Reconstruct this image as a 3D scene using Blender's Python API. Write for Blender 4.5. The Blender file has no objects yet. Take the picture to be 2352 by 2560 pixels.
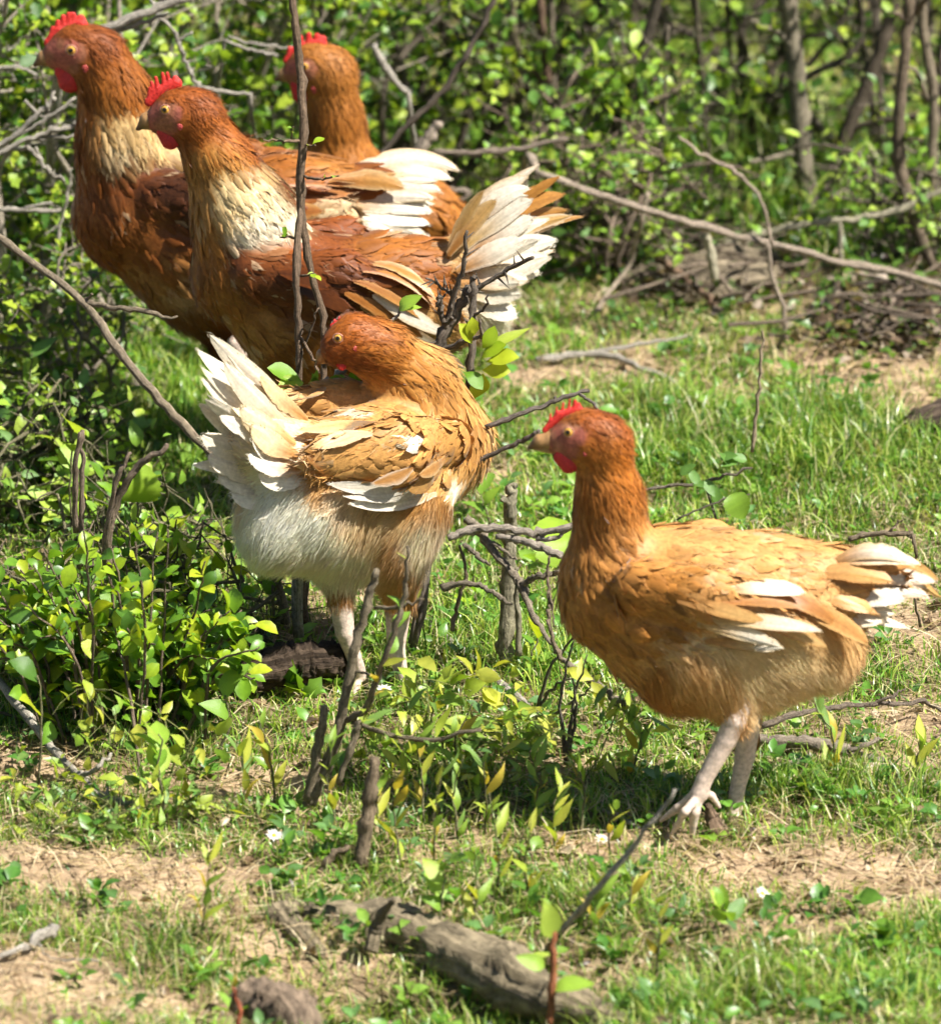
import bpy, math, random
import numpy as np
from mathutils import Vector, Matrix, kdtree

random.seed(7); rng = np.random.default_rng(11)
SC = bpy.context.scene; COL = SC.collection
# ------------------------------------------------------------------ camera, sky, sun, exposure
FPX = 20000.0                                    # focal length in photograph pixels (2352 x 2560)
PITCH = math.radians(18.0)
CAM = np.array([0.0, -7.5, 7.5*math.tan(math.radians(18.0) + (2050-1280)/FPX)])
FWD = np.array([0, math.cos(PITCH), -math.sin(PITCH)]); UPV = np.array([0, math.sin(PITCH), math.cos(PITCH)]); RGT = np.array([1.0, 0, 0])
cam = bpy.data.cameras.new('camera'); cam_o = bpy.data.objects.new('camera', cam); COL.objects.link(cam_o)
cam.sensor_fit = 'HORIZONTAL'; cam.sensor_width = 36.0; cam.lens = 36.0*FPX/2352
cam_o.location = CAM; cam_o.rotation_euler = (math.pi/2 - PITCH, 0, 0)
cam.clip_start = 0.5; cam.clip_end = 1000
cam.dof.use_dof = True; cam.dof.focus_distance = 8.36; cam.dof.aperture_fstop = 8.0; cam.dof.aperture_blades = 9
SC.camera = cam_o
SUN_AZ, SUN_EL = math.radians(-26), math.radians(53)      # azimuth measured from +x (right) towards +y (away)
TO_SUN = Vector((math.cos(SUN_EL)*math.cos(SUN_AZ), math.cos(SUN_EL)*math.sin(SUN_AZ), math.sin(SUN_EL)))
W = bpy.data.worlds.new('World'); SC.world = W; W.use_nodes = True
wn = W.node_tree.nodes; wl = W.node_tree.links
sky = wn.new('ShaderNodeTexSky'); sky.sky_type = 'NISHITA'; sky.sun_disc = False
sky.sun_elevation = SUN_EL; sky.sun_rotation = math.pi/2 - SUN_AZ
wl.new(sky.outputs[0], wn['Background'].inputs['Color']); wn['Background'].inputs['Strength'].default_value = 0.05
sun = bpy.data.lights.new('sun', 'SUN'); sun.energy = 5.0; sun.angle = math.radians(0.53); sun.color = (1, 0.96, 0.89)
sun_o = bpy.data.objects.new('sun', sun); COL.objects.link(sun_o); sun_o.location = (3, 1, 6)
sun_o.rotation_euler = TO_SUN.to_track_quat('Z', 'Y').to_euler()
SC.view_settings.view_transform = 'Standard'; SC.view_settings.look = 'None'
SC.view_settings.exposure = 1.3; SC.view_settings.gamma = 1.0
SC.render.engine = 'CYCLES'; SC.cycles.max_bounces = 5; SC.cycles.transmission_bounces = 3; SC.cycles.transparent_max_bounces = 4
SC.cycles.debug_use_spatial_splits = True; SC.cycles.diffuse_bounces = 4; SC.cycles.glossy_bounces = 2; SC.cycles.caustics_reflective = False; SC.cycles.caustics_refractive = False
SC.cycles.use_adaptive_sampling = True; SC.cycles.adaptive_threshold = 0.03; SC.cycles.use_denoising = True; SC.cycles.use_light_tree = False

# ------------------------------------------------------------------ picture <-> place
def ray(px, py):
    px = np.asarray(px, float); py = np.asarray(py, float)
    return FWD + RGT*((px-1176)/FPX)[..., None] + UPV*((1280-py)/FPX)[..., None]
def P(px, py, y):                                # point on the photograph's ray at world depth y
    d = ray(px, py); t = (np.asarray(y, float)-CAM[1])/d[..., 1]
    return CAM + d*t[..., None]
def H(px, py, h=0.0):                            # point on the ray at height h
    d = ray(px, py); t = (np.asarray(h, float)-CAM[2])/d[..., 2]
    return CAM + d*t[..., None]
def proj(Q):
    q = np.asarray(Q, float)-CAM; z = q@FWD
    return 1176 + FPX*(q@RGT)/z, 1280 - FPX*(q@UPV)/z
def mpp(y): return (y-CAM[1])/math.cos(PITCH)/FPX       # metres per pixel at depth y
def nrm(v): v = np.asarray(v, float); return v/np.maximum(np.linalg.norm(v, axis=-1, keepdims=True), 1e-9)
def sstep(a, b, x): t = np.clip((x-a)/(b-a), 0, 1); return t*t*(3-2*t)
def _h3(i, j, k, s):
    n = (i*374761393 + j*668265263 + k*2147483647 + s*1274126177) & 0xffffffff
    n = ((n ^ (n >> 13))*1274126177) & 0xffffffff
    return ((n ^ (n >> 16)) & 0xffff)/65535.0
def vnoise(X, s=0):                              # smooth value noise in 0..1
    X = np.asarray(X, float)
    if X.shape[-1] == 2: X = np.concatenate([X, np.zeros(X.shape[:-1]+(1,))], -1)
    I = np.floor(X).astype(np.int64); f = X-I; f = f*f*(3-2*f); r = 0
    for a in (0, 1):
        for b in (0, 1):
            for c in (0, 1):
                w = (f[..., 0] if a else 1-f[..., 0])*(f[..., 1] if b else 1-f[..., 1])*(f[..., 2] if c else 1-f[..., 2])
                r = r + w*_h3(I[..., 0]+a, I[..., 1]+b, I[..., 2]+c, s)
    return r
# ------------------------------------------------------------------ mesh helpers
def mk_mesh(name, V, quads=None, tris=None, col=None, uv=None, smooth=True, mi=None):
    V = np.asarray(V, np.float32); m = bpy.data.meshes.new(name)
    fs, tot = [], []
    for F, n in ((quads, 4), (tris, 3)):
        if F is not None and len(F):
            F = np.asarray(F, np.int32); fs.append(F.ravel()); tot.append(np.full(len(F), n, np.int32))
    loops = np.concatenate(fs); tot = np.concatenate(tot); st = np.concatenate([[0], np.cumsum(tot)[:-1]]).astype(np.int32)
    m.vertices.add(len(V)); m.vertices.foreach_set('co', V.ravel())
    m.loops.add(len(loops)); m.loops.foreach_set('vertex_index', loops)
    m.polygons.add(len(tot)); m.polygons.foreach_set('loop_start', st); m.polygons.foreach_set('loop_total', tot)
    m.polygons.foreach_set('use_smooth', np.full(len(tot), smooth, bool))
    if mi is not None: m.polygons.foreach_set('material_index', np.asarray(mi, np.int32))
    m.update(calc_edges=True)
    if col is not None:
        c = np.ones((len(V), 4), np.float32); c[:, :3] = np.clip(col, 0, 1)
        a = m.color_attributes.new('Col', 'FLOAT_COLOR', 'POINT'); a.data.foreach_set('color', c.ravel())
    if uv is not None:
        l = m.uv_layers.new(name='UVMap'); l.data.foreach_set('uv', np.asarray(uv, np.float32)[loops].ravel())
    m.validate(); return m
def link(name, mesh, mats, parent=None, loc=None):
    o = bpy.data.objects.new(name, mesh); COL.objects.link(o)
    for mt in (mats if isinstance(mats, (list, tuple)) else [mats]):
        if mt and len(mesh.materials) < (len(mats) if isinstance(mats, (list, tuple)) else 1): mesh.materials.append(mt)
    if parent is not None: o.parent = parent
    if loc is not None: o.location = loc
    return o
def tag(o, label, cat, group=None, kind=None):
    if label: o['label'] = label
    if cat: o['category'] = cat
    if group: o['group'] = group
    if kind: o['kind'] = kind
    return o
def empty(name, loc):
    o = bpy.data.objects.new(name, None); COL.objects.link(o); o.location = Vector(loc); o.empty_display_size = 0.05; return o
class MB:                                        # collects pieces of one mesh
    def __init__(s): s.V, s.Q, s.T, s.C, s.U, s.n, s.N = [], [], [], [], [], 0, []
    def add(s, V, Q=None, T=None, C=None, U=None, Nn=None):
        if Nn is not None: s.N.append(Nn)
        V = np.asarray(V, float); s.V.append(V); k = len(V)
        if Q is not None and len(Q): s.Q.append(np.asarray(Q)+s.n)
        if T is not None and len(T): s.T.append(np.asarray(T)+s.n)
        s.C.append(np.broadcast_to(np.asarray(C if C is not None else (1, 1, 1), float), (k, 3)))
        s.U.append(np.asarray(U, float) if U is not None else np.zeros((k, 2))); s.n += k
    def mesh(s, name, off=(0, 0, 0), smooth=True):
        m = mk_mesh(name, np.concatenate(s.V)-np.asarray(off), np.concatenate(s.Q) if s.Q else None,
                    np.concatenate(s.T) if s.T else None, np.concatenate(s.C), np.concatenate(s.U), smooth)
        if s.N and sum(len(q) for q in s.N) == len(m.vertices): m.normals_split_custom_set_from_vertices(nrm(np.concatenate(s.N)).astype(np.float32))
        return m
def spline(pts, rad, sub=5):
    p = np.asarray(pts, float); r = np.asarray(rad, float)
    if len(p) < 3 or sub < 2:
        t = np.linspace(0, len(p)-1, (len(p)-1)*max(sub, 1)+1); i = np.arange(len(p))
        return np.stack([np.interp(t, i, p[:, k]) for k in range(3)], 1), np.interp(t, i, r)
    q = np.vstack([2*p[0]-p[1], p, 2*p[-1]-p[-2]]); o, rr = [], []
    for i in range(len(p)-1):
        for t in np.linspace(0, 1, sub, endpoint=False):
            a, b, c, d = q[i:i+4]
            o.append(.5*((2*b)+(c-a)*t+(2*a-5*b+4*c-d)*t*t+(3*b-a-3*c+d)*t**3)); rr.append(r[i]*(1-t)+r[i+1]*t)
    o.append(p[-1]); rr.append(r[-1]); return np.array(o), np.array(rr)
def tube(pts, rad, sides=7, sub=5, rough=0.12, wob=0.0, col=(.5, .5, .5), seed=0, cap=True, gnarl=False):
    p, r = spline(pts, rad, sub); n = len(p); g = np.random.default_rng(seed); knobs = rough < .2
    if wob: p = p + g.normal(0, 1, p.shape)*wob*np.linspace(0.2, 1, n)[:, None]
    T = np.gradient(p, axis=0); T = nrm(T); u = np.cross(T[0], [0.3, 0.5, 0.8]); u = nrm(u); U = []
    for k in range(n):
        u = u - T[k]*(u@T[k]); u = nrm(u); U.append(u)
    U = np.array(U); Wv = np.cross(T, U); a = np.arange(sides)*2*math.pi/sides
    rr = r[:, None]*(1+rough*g.normal(0, 1, (n, sides)))
    kn = g.random(n) < 0.12; rr[kn] *= 1.22
    V = p[:, None]+rr[..., None]*(U[:, None]*np.cos(a)[None, :, None]+Wv[:, None]*np.sin(a)[None, :, None])
    if gnarl:
        ax_ = nrm(V-p[:, None]); sc = np.stack([np.broadcast_to(np.cos(a)*2.2, (n, sides)), np.broadcast_to(np.sin(a)*2.2, (n, sides)), np.broadcast_to((np.arange(n)*.10)[:, None], (n, sides))], -1)
        V = V+ax_*(r[:, None]*(.45*(vnoise(sc*2.2, seed)-.5)+.30*(vnoise(sc*5, seed+1)-.5)+.5*(vnoise(V*25, seed+2)-.5)))[..., None]
    V = V.reshape(-1, 3); i = np.arange(n-1)[:, None]*sides; j = np.arange(sides)[None]; j2 = (j+1) % sides
    Q = np.stack([i+j, i+j2, i+sides+j2, i+sides+j], -1).reshape(-1, 4); Tr = []
    if cap:
        V = np.vstack([V, p[0], p[-1]+T[-1]*r[-1]*.4]); c0, c1 = n*sides, n*sides+1
        Tr = [(c0, (k+1) % sides, k) for k in range(sides)]+[(c1, (n-1)*sides+k, (n-1)*sides+(k+1) % sides) for k in range(sides)]
    L = np.concatenate([[0], np.cumsum(np.linalg.norm(np.diff(p, axis=0), axis=1))])
    uv = np.stack([np.tile(np.arange(sides)/sides, n), np.repeat(L*10, sides)], 1)
    if cap: uv = np.vstack([uv, [0, 0], [0, L[-1]*10]])
    return V, Q, np.array(Tr).reshape(-1, 3).astype(int), np.broadcast_to(np.asarray(col, float), (len(V), 3)), uv
# ------------------------------------------------------------------ materials
def new_mat(name):
    m = bpy.data.materials.new(name); m.use_nodes = True; nt = m.node_tree; nt.nodes.clear()
    out = nt.nodes.new('ShaderNodeOutputMaterial'); return m, nt, out
def N(nt, t, **kw):
    n = nt.nodes.new(t)
    for k, v in kw.items():
        if k in n.inputs.keys() if isinstance(k, str) else False: n.inputs[k].default_value = v
        else: setattr(n, k, v)
    return n
def mixc(nt, a, b, fac, mode='MIX'):
    n = nt.nodes.new('ShaderNodeMix'); n.data_type = 'RGBA'; n.blend_type = mode
    for s, v in ((n.inputs[0], fac), (n.inputs[6], a), (n.inputs[7], b)):
        if hasattr(v, 'links'): nt.links.new(v, s)
        else: s.default_value = v if isinstance(v, (int, float)) else (*v, 1)[:4]
    return n.outputs[2]
def ramp(nt, fac, stops):
    n = nt.nodes.new('ShaderNodeValToRGB'); e = n.color_ramp.elements
    while len(e) < len(stops): e.new(0.5)
    for k, (p_, c) in enumerate(stops): e[k].position = p_; e[k].color = (*c, 1)[:4] if not isinstance(c, (int, float)) else (c, c, c, 1)
    nt.links.new(fac, n.inputs[0]); return n.outputs[0]
def noise(nt, scale, detail=3, rough=0.55, vec=None, dist=0.0):
    n = nt.nodes.new('ShaderNodeTexNoise'); n.inputs['Scale'].default_value = scale; n.inputs['Detail'].default_value = detail
    n.inputs['Roughness'].default_value = rough; n.inputs['Distortion'].default_value = dist
    if vec is not None: nt.links.new(vec, n.inputs['Vector'])
    return n.outputs['Fac']
def coords(nt, kind='Object', scale=None):
    c = nt.nodes.new('ShaderNodeTexCoord').outputs[kind]
    if scale:
        m = nt.nodes.new('ShaderNodeMapping'); m.inputs['Scale'].default_value = scale; nt.links.new(c, m.inputs['Vector']); c = m.outputs[0]
    return c
def attr(nt, name='Col'):
    a = nt.nodes.new('ShaderNodeAttribute'); a.attribute_name = name; return a.outputs['Color']
def bump(nt, h, strength, dist):
    b = nt.nodes.new('ShaderNodeBump'); b.inputs['Strength'].default_value = strength; b.inputs['Distance'].default_value = dist
    nt.links.new(h, b.inputs['Height']); return b.outputs[0]
def bsdf(nt, col, rough=0.6, spec=0.4, normal=None, sss=0.0, sheen=0.0):
    b = nt.nodes.new('ShaderNodeBsdfPrincipled')
    if hasattr(col, 'links'): nt.links.new(col, b.inputs['Base Color'])
    else: b.inputs['Base Color'].default_value = (*col, 1)
    if hasattr(rough, 'links'): nt.links.new(rough, b.inputs['Roughness'])
    else: b.inputs['Roughness'].default_value = rough
    b.inputs['Specular IOR Level'].default_value = spec
    if normal is not None: nt.links.new(normal, b.inputs['Normal'])
    if sss: b.inputs['Subsurface Weight'].default_value = sss; b.inputs['Subsurface Radius'].default_value = (.006, .002, .001); b.inputs['Subsurface Scale'].default_value = 1.0
    if sheen: b.inputs['Sheen Weight'].default_value = sheen; b.inputs['Sheen Roughness'].default_value = .4
    return b.outputs[0]
def translucent(nt, surf, col, fac, normal=None):
    t = nt.nodes.new('ShaderNodeBsdfTranslucent'); nt.links.new(col, t.inputs[0])
    m = nt.nodes.new('ShaderNodeMixShader'); m.inputs[0].default_value = fac
    nt.links.new(surf, m.inputs[1]); nt.links.new(t.outputs[0], m.inputs[2]); return m.outputs[0]
M = {}
def mat_feather(name, tr, rough, spec):
    m, nt, out = new_mat(name); c = attr(nt)
    st = noise(nt, 1.0, 2, .6, coords(nt, 'UV', (9, 1.6, 1)))
    c2 = mixc(nt, c, ramp(nt, st, [(.3, (.84, .82, .80)), (.7, (1.08, 1.08, 1.08))]), 1.0, 'MULTIPLY')
    fine = noise(nt, 260, 2, .6, coords(nt, 'Object', (1, 1, 1)))
    c3 = mixc(nt, c2, ramp(nt, fine, [(.3, (.84, .82, .8)), (.75, (1.08, 1.08, 1.08))]), 1.0, 'MULTIPLY')
    nb = bump(nt, st, .25, .001)
    s = bsdf(nt, c3, rough, spec, nb, sheen=.15)
    nt.links.new(translucent(nt, s, c3, tr), out.inputs[0]); M[name] = m
mat_feather('plumage', .12, .55, .22); mat_feather('quill', .24, .42, .35); mat_feather('down', .42, .8, .03)
def mat_simple(name, rough, spec, nscale, namp, sss=0.0, bstr=.3, bdist=.001):
    m, nt, out = new_mat(name); c = attr(nt); n = noise(nt, nscale, 4, .6, coords(nt))
    c2 = mixc(nt, c, ramp(nt, n, [(.3, (1-namp,)*3), (.7, (1+namp*.5,)*3)]), 1.0, 'MULTIPLY')
    nt.links.new(bsdf(nt, c2, rough, spec, bump(nt, n, bstr, bdist), sss), out.inputs[0]); M[name] = m
mat_simple('skin', .55, .3, 260, .35, 0.0, .5, .0012)
mat_simple('comb', .5, .4, 520, .35, .10, .8, .0015)
mat_simple('beak', .38, .5, 200, .25)
mat_simple('eye', .06, .6, 500, .15, 0, 0.0)
def mat_leaf(name, tr, rough, nscale=120):
    m, nt, out = new_mat(name); c = attr(nt); n = noise(nt, nscale, 3, .6, coords(nt))
    c2 = mixc(nt, c, ramp(nt, n, [(.3, (.78, .8, .75)), (.7, (1.15, 1.12, 1.1))]), 1.0, 'MULTIPLY')
    tcol = mixc(nt, c2, (1.28, 1.25, .55), 1.0, 'MULTIPLY')
    s = bsdf(nt, c2, rough, .45, bump(nt, n, .25, .001))
    nt.links.new(translucent(nt, s, tcol, tr), out.inputs[0]); M[name] = m
mat_leaf('leaf', .42, .38); mat_leaf('grass', .36, .34, 60)
def mat_bark(name, dark, light, scale, bd=.003, st=(7, 2.2, 1)):
    m, nt, out = new_mat(name); v = coords(nt, 'Object'); uv = coords(nt, 'UV', st)
    a = noise(nt, scale, 6, .7, v, .6); b = noise(nt, 2.2, 5, .65, uv, .4)
    f = mixc(nt, a, b, .55); c = ramp(nt, f, [(.34, dark), (.50, [.5*(x+y) for x, y in zip(dark, light)]), (.64, light)])
    c = mixc(nt, c, attr(nt), 1.0, 'MULTIPLY')
    nt.links.new(bsdf(nt, c, .88, .15, bump(nt, f, 1.0, bd)), out.inputs[0]); M[name] = m
mat_bark('bark', (.060, .052, .042), (.50, .45, .37), 230, .003); mat_bark('log_bark', (.035, .028, .022), (.36, .29, .22), 60, .012, (11, .9, 1))
def mat_soil():
    m, nt, out = new_mat('soil'); v = coords(nt, 'Object')
    a = noise(nt, 14, 6, .65, v); b = noise(nt, 90, 5, .7, v); c = attr(nt)
    c2 = mixc(nt, c, ramp(nt, a, [(.3, (.68, .66, .62)), (.7, (1.15, 1.13, 1.1))]), 1.0, 'MULTIPLY')
    c3 = mixc(nt, c2, ramp(nt, b, [(.32, (.55, .52, .48)), (.55, (1, 1, 1)), (.75, (1.22, 1.2, 1.15))]), 1.0, 'MULTIPLY')
    h = mixc(nt, a, b, .6)
    nt.links.new(bsdf(nt, c3, .95, .1, bump(nt, h, 1.0, .012)), out.inputs[0]); M['soil'] = m
mat_soil()
# ------------------------------------------------------------------ implicit bodies
class SDF:
    def __init__(s, lat=(0, 1, 0)): s.p = []; s.lat = np.asarray(lat, float)
    def add(s, a, b, ra, rb, w=1.0, k=.012, flow=None, L=.02, Wd=.01):
        a, b = np.asarray(a, float), np.asarray(b, float)
        s.p.append((a, b, ra, rb, w, k, nrm(flow if flow is not None else b-a), L, Wd))
    def one(s, p, X):
        a, b, ra, rb, w = p[:5]; ba = b-a; t = np.clip(((X-a)@ba)/max(ba@ba, 1e-12), 0, 1)
        q = X-a-t[..., None]*ba
        if w != 1.0: q = q+s.lat*((q@s.lat)*(1/w-1))[..., None]
        return np.sqrt((q*q).sum(-1))-(ra+(rb-ra)*t)
    def ev(s, X):
        d = None
        for p in s.p:
            e = s.one(p, X)
            if d is None: d = e; continue
            k = p[5]; h = np.maximum(k-np.abs(d-e), 0)/k; d = np.minimum(d, e)-h*h*k*.25
        return d
    def grad(s, X, e=.0015):
        g = np.zeros_like(X)
        for i in range(3):
            o = np.zeros(3); o[i] = e; g[..., i] = s.ev(X+o)-s.ev(X-o)
        return nrm(g)
    def blend(s, X, sig=.012):                   # flow, feather length and width at X
        ws = []; F = 0; L = 0; Wd = 0; S = 0
        for p in s.p:
            w = np.exp(-np.clip(s.one(p, X), -.03, 1)/sig); S = S+w; F = F+w[:, None]*p[6]; L = L+w*p[7]; Wd = Wd+w*p[8]
        return nrm(F), L/S, Wd/S
    def mesh(s, h):
        lo = np.min([np.minimum(p[0], p[1])-max(p[2], p[3])*max(1, p[4]) for p in s.p], 0)-3*h
        hi = np.max([np.maximum(p[0], p[1])+max(p[2], p[3])*max(1, p[4]) for p in s.p], 0)+3*h
        n = np.ceil((hi-lo)/h).astype(int)+1
        D = np.full(n, .2); ax = [lo[i]+h*np.arange(n[i]) for i in range(3)]
        for p in s.p:                            # each limb only near itself
            k = p[5]; mg = k+4*h; rr = max(p[2], p[3])*max(1, p[4])
            i0 = np.maximum(((np.minimum(p[0], p[1])-rr-mg-lo)/h).astype(int), 0); i1 = np.minimum(((np.maximum(p[0], p[1])+rr+mg-lo)/h).astype(int)+2, n)
            sl = tuple(slice(i0[i], i1[i]) for i in range(3)); g = np.stack(np.meshgrid(*[ax[i][sl[i]] for i in range(3)], indexing='ij'), -1)
            e = s.one(p, g); d = D[sl]; hh = np.maximum(k-np.abs(d-e), 0)/k; D[sl] = np.minimum(d, e)-hh*hh*k*.25
        return surface_nets(D, lo, h)
    def hit(s, px, py):                          # near surface point seen at a photograph pixel
        d = nrm(ray(np.atleast_1d(px), np.atleast_1d(py))); c = s.p[0][0]; t = np.full(len(d), np.linalg.norm(c-CAM)-.45)
        for _ in range(70):
            e = s.ev(CAM+d*t[:, None]); t = t+np.clip(e, -.02, .05)*.8
        X = CAM+d*t[:, None]; bad = np.abs(s.ev(X)) > .004
        if bad.any():                            # missed: stay at the body's own depth
            tc = ((c-CAM)@FWD)/(d@FWD); X[bad] = (CAM+d*tc[:, None])[bad]
        return X
def surface_nets(D, o, h):
    ins = D < 0; nx, ny, nz = D.shape; cnt = np.zeros((nx-1, ny-1, nz-1), np.int8)
    offs = [(i, j, k) for i in (0, 1) for j in (0, 1) for k in (0, 1)]
    for (i, j, k) in offs: cnt += ins[i:nx-1+i, j:ny-1+j, k:nz-1+k]
    act = (cnt > 0) & (cnt < 8); ids = np.argwhere(act); idx = np.full(act.shape, -1, np.int64); idx[act] = np.arange(len(ids))
    val = [D[ids[:, 0]+i, ids[:, 1]+j, ids[:, 2]+k] for (i, j, k) in offs]; acc = np.zeros((len(ids), 3)); c = np.zeros(len(ids))
    for a in range(8):
        for b in range(a+1, 8):
            if sum(x != y for x, y in zip(offs[a], offs[b])) != 1: continue
            m = (val[a] < 0) != (val[b] < 0); den = np.where(m, val[a]-val[b], 1); t = np.where(m, val[a]/den, 0)
            p = np.array(offs[a])+t[:, None]*(np.array(offs[b])-np.array(offs[a])); acc[m] += p[m]; c += m
    V = o+h*(ids+acc/c[:, None]); Q = []
    for ax in range(3):
        e = np.zeros(3, int); e[ax] = 1; e1 = np.zeros(3, int); e1[(ax+1) % 3] = 1; e2 = np.zeros(3, int); e2[(ax+2) % 3] = 1
        sl0 = tuple(slice(0, n-e[i]) for i, n in enumerate(D.shape)); sl1 = tuple(slice(e[i], n) for i, n in enumerate(D.shape))
        ch = ins[sl0] != ins[sl1]; g = np.argwhere(ch)
        ok = np.all(g-e1-e2 >= 0, 1) & np.all(g < np.array(act.shape), 1); g = g[ok]
        q = [idx[tuple((g-s).T)] for s in (0*e1, e1, e1+e2, e2)]; q = np.stack(q, 1); fl = ins[tuple(g.T)]
        q[~fl] = q[~fl][:, ::-1]; Q.append(q[(q >= 0).all(1)])
    return V, np.concatenate(Q)

def feather_cards(B, Pb, Dv, Nv, L, Wd, C, rows=5, tipw=.5, lift=.12, curl=9.0, edge=1.0, jit=0.12, g=rng, soft=.30):
    """many small feathers: rows x 3 grids; base Pb, direction Dv, normal Nv"""
    n = len(Pb); S = np.cross(Nv, Dv); S = nrm(S)
    tw = g.normal(0, jit, n); S2 = S*np.cos(tw)[:, None]+Nv*np.sin(tw)[:, None]
    t = np.linspace(0, 1, rows); prof = np.sin(np.pi*np.clip(t*.80+.10, 0, 1))**.7*(1-tipw*t**3); prof[-1] *= .35
    s = np.array([-1, 0, 1.0]); skew = g.normal(0, .12, n)
    V = np.zeros((n, rows, 3, 3)); C4 = np.zeros((n, rows, 3, 3)); NN = np.zeros((n, rows, 3, 3))
    lf = lift*(1+.5*g.normal(0, 1, n))
    for r in range(rows):
        along = L*t[r]; up = lf*along-curl*along**2*.5
        ctr = Pb+Dv*along[:, None]+Nv*up[:, None]+S*(skew*along*t[r])[:, None]
        for c in range(3):
            back = .10*L*(abs(s[c]))*t[r]
            V[:, r, c] = ctr+S2*(s[c]*Wd*.5*prof[r])[:, None]-Nv*(abs(s[c])*Wd*.10)[:, None]-Dv*back[:, None]
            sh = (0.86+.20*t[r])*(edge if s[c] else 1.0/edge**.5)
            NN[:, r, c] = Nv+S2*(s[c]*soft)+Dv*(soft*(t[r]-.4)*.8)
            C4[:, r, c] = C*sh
    i = np.arange(n)[:, None, None]*rows*3; r = np.arange(rows-1)[None, :, None]*3; c = np.arange(2)[None, None]
    b = i+r+c; Q = np.stack([b+3, b+4, b+1, b], -1).reshape(-1, 4)
    ru = g.random((n, 1, 1))*7; u = np.broadcast_to(np.array([0, .5, 1])[None, None], (n, rows, 3))+ru; v = np.broadcast_to(t[None, :, None], (n, rows, 3))+ru
    B.add(V.reshape(-1, 3), Q, None, C4.reshape(-1, 3), np.stack([u, v], -1).reshape(-1, 2), NN.reshape(-1, 3))
def strands(B, Pb, Dv, Nv, L, wd, C, lift=.25, droop=0.0, g=rng):
    n = len(Pb); S = nrm(np.cross(Nv, Dv)+g.normal(0, .25, (n, 3)))
    D2 = nrm(Dv+Nv*(lift*(1+.6*g.normal(0, 1, n)))[:, None]+g.normal(0, .16, (n, 3)))
    dr = np.array([0, 0, -1.0])*droop; V = np.zeros((n, 5, 3)); mid = Pb+D2*(L*.5)[:, None]+dr*(L*.2)[:, None]; tip = Pb+nrm(D2+Dv*.35)*L[:, None]+dr*(L*.6)[:, None]
    V[:, 0] = Pb-S*wd[:, None]; V[:, 1] = Pb+S*wd[:, None]; V[:, 2] = mid-S*wd[:, None]*.8; V[:, 3] = mid+S*wd[:, None]*.8; V[:, 4] = tip
    b = np.arange(n)[:, None]*5; Q = b+np.array([2, 3, 1, 0]); T = b+np.array([4, 3, 2])
    Cc = C[:, None]*np.array([.92, .92, 1.0, 1.0, 1.06])[None, :, None]; r = g.random((n, 1))*5
    U = np.stack([np.tile([0, .1, 0, .1, .05], (n, 1))+r, np.tile([0, 0, .5, .5, 1], (n, 1))+r], -1)
    NN = np.repeat(nrm(Nv+g.normal(0, .10, (n, 3))), 5, 0); B.add(V.reshape(-1, 3), Q, T, Cc.reshape(-1, 3), U.reshape(-1, 2), NN)
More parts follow.
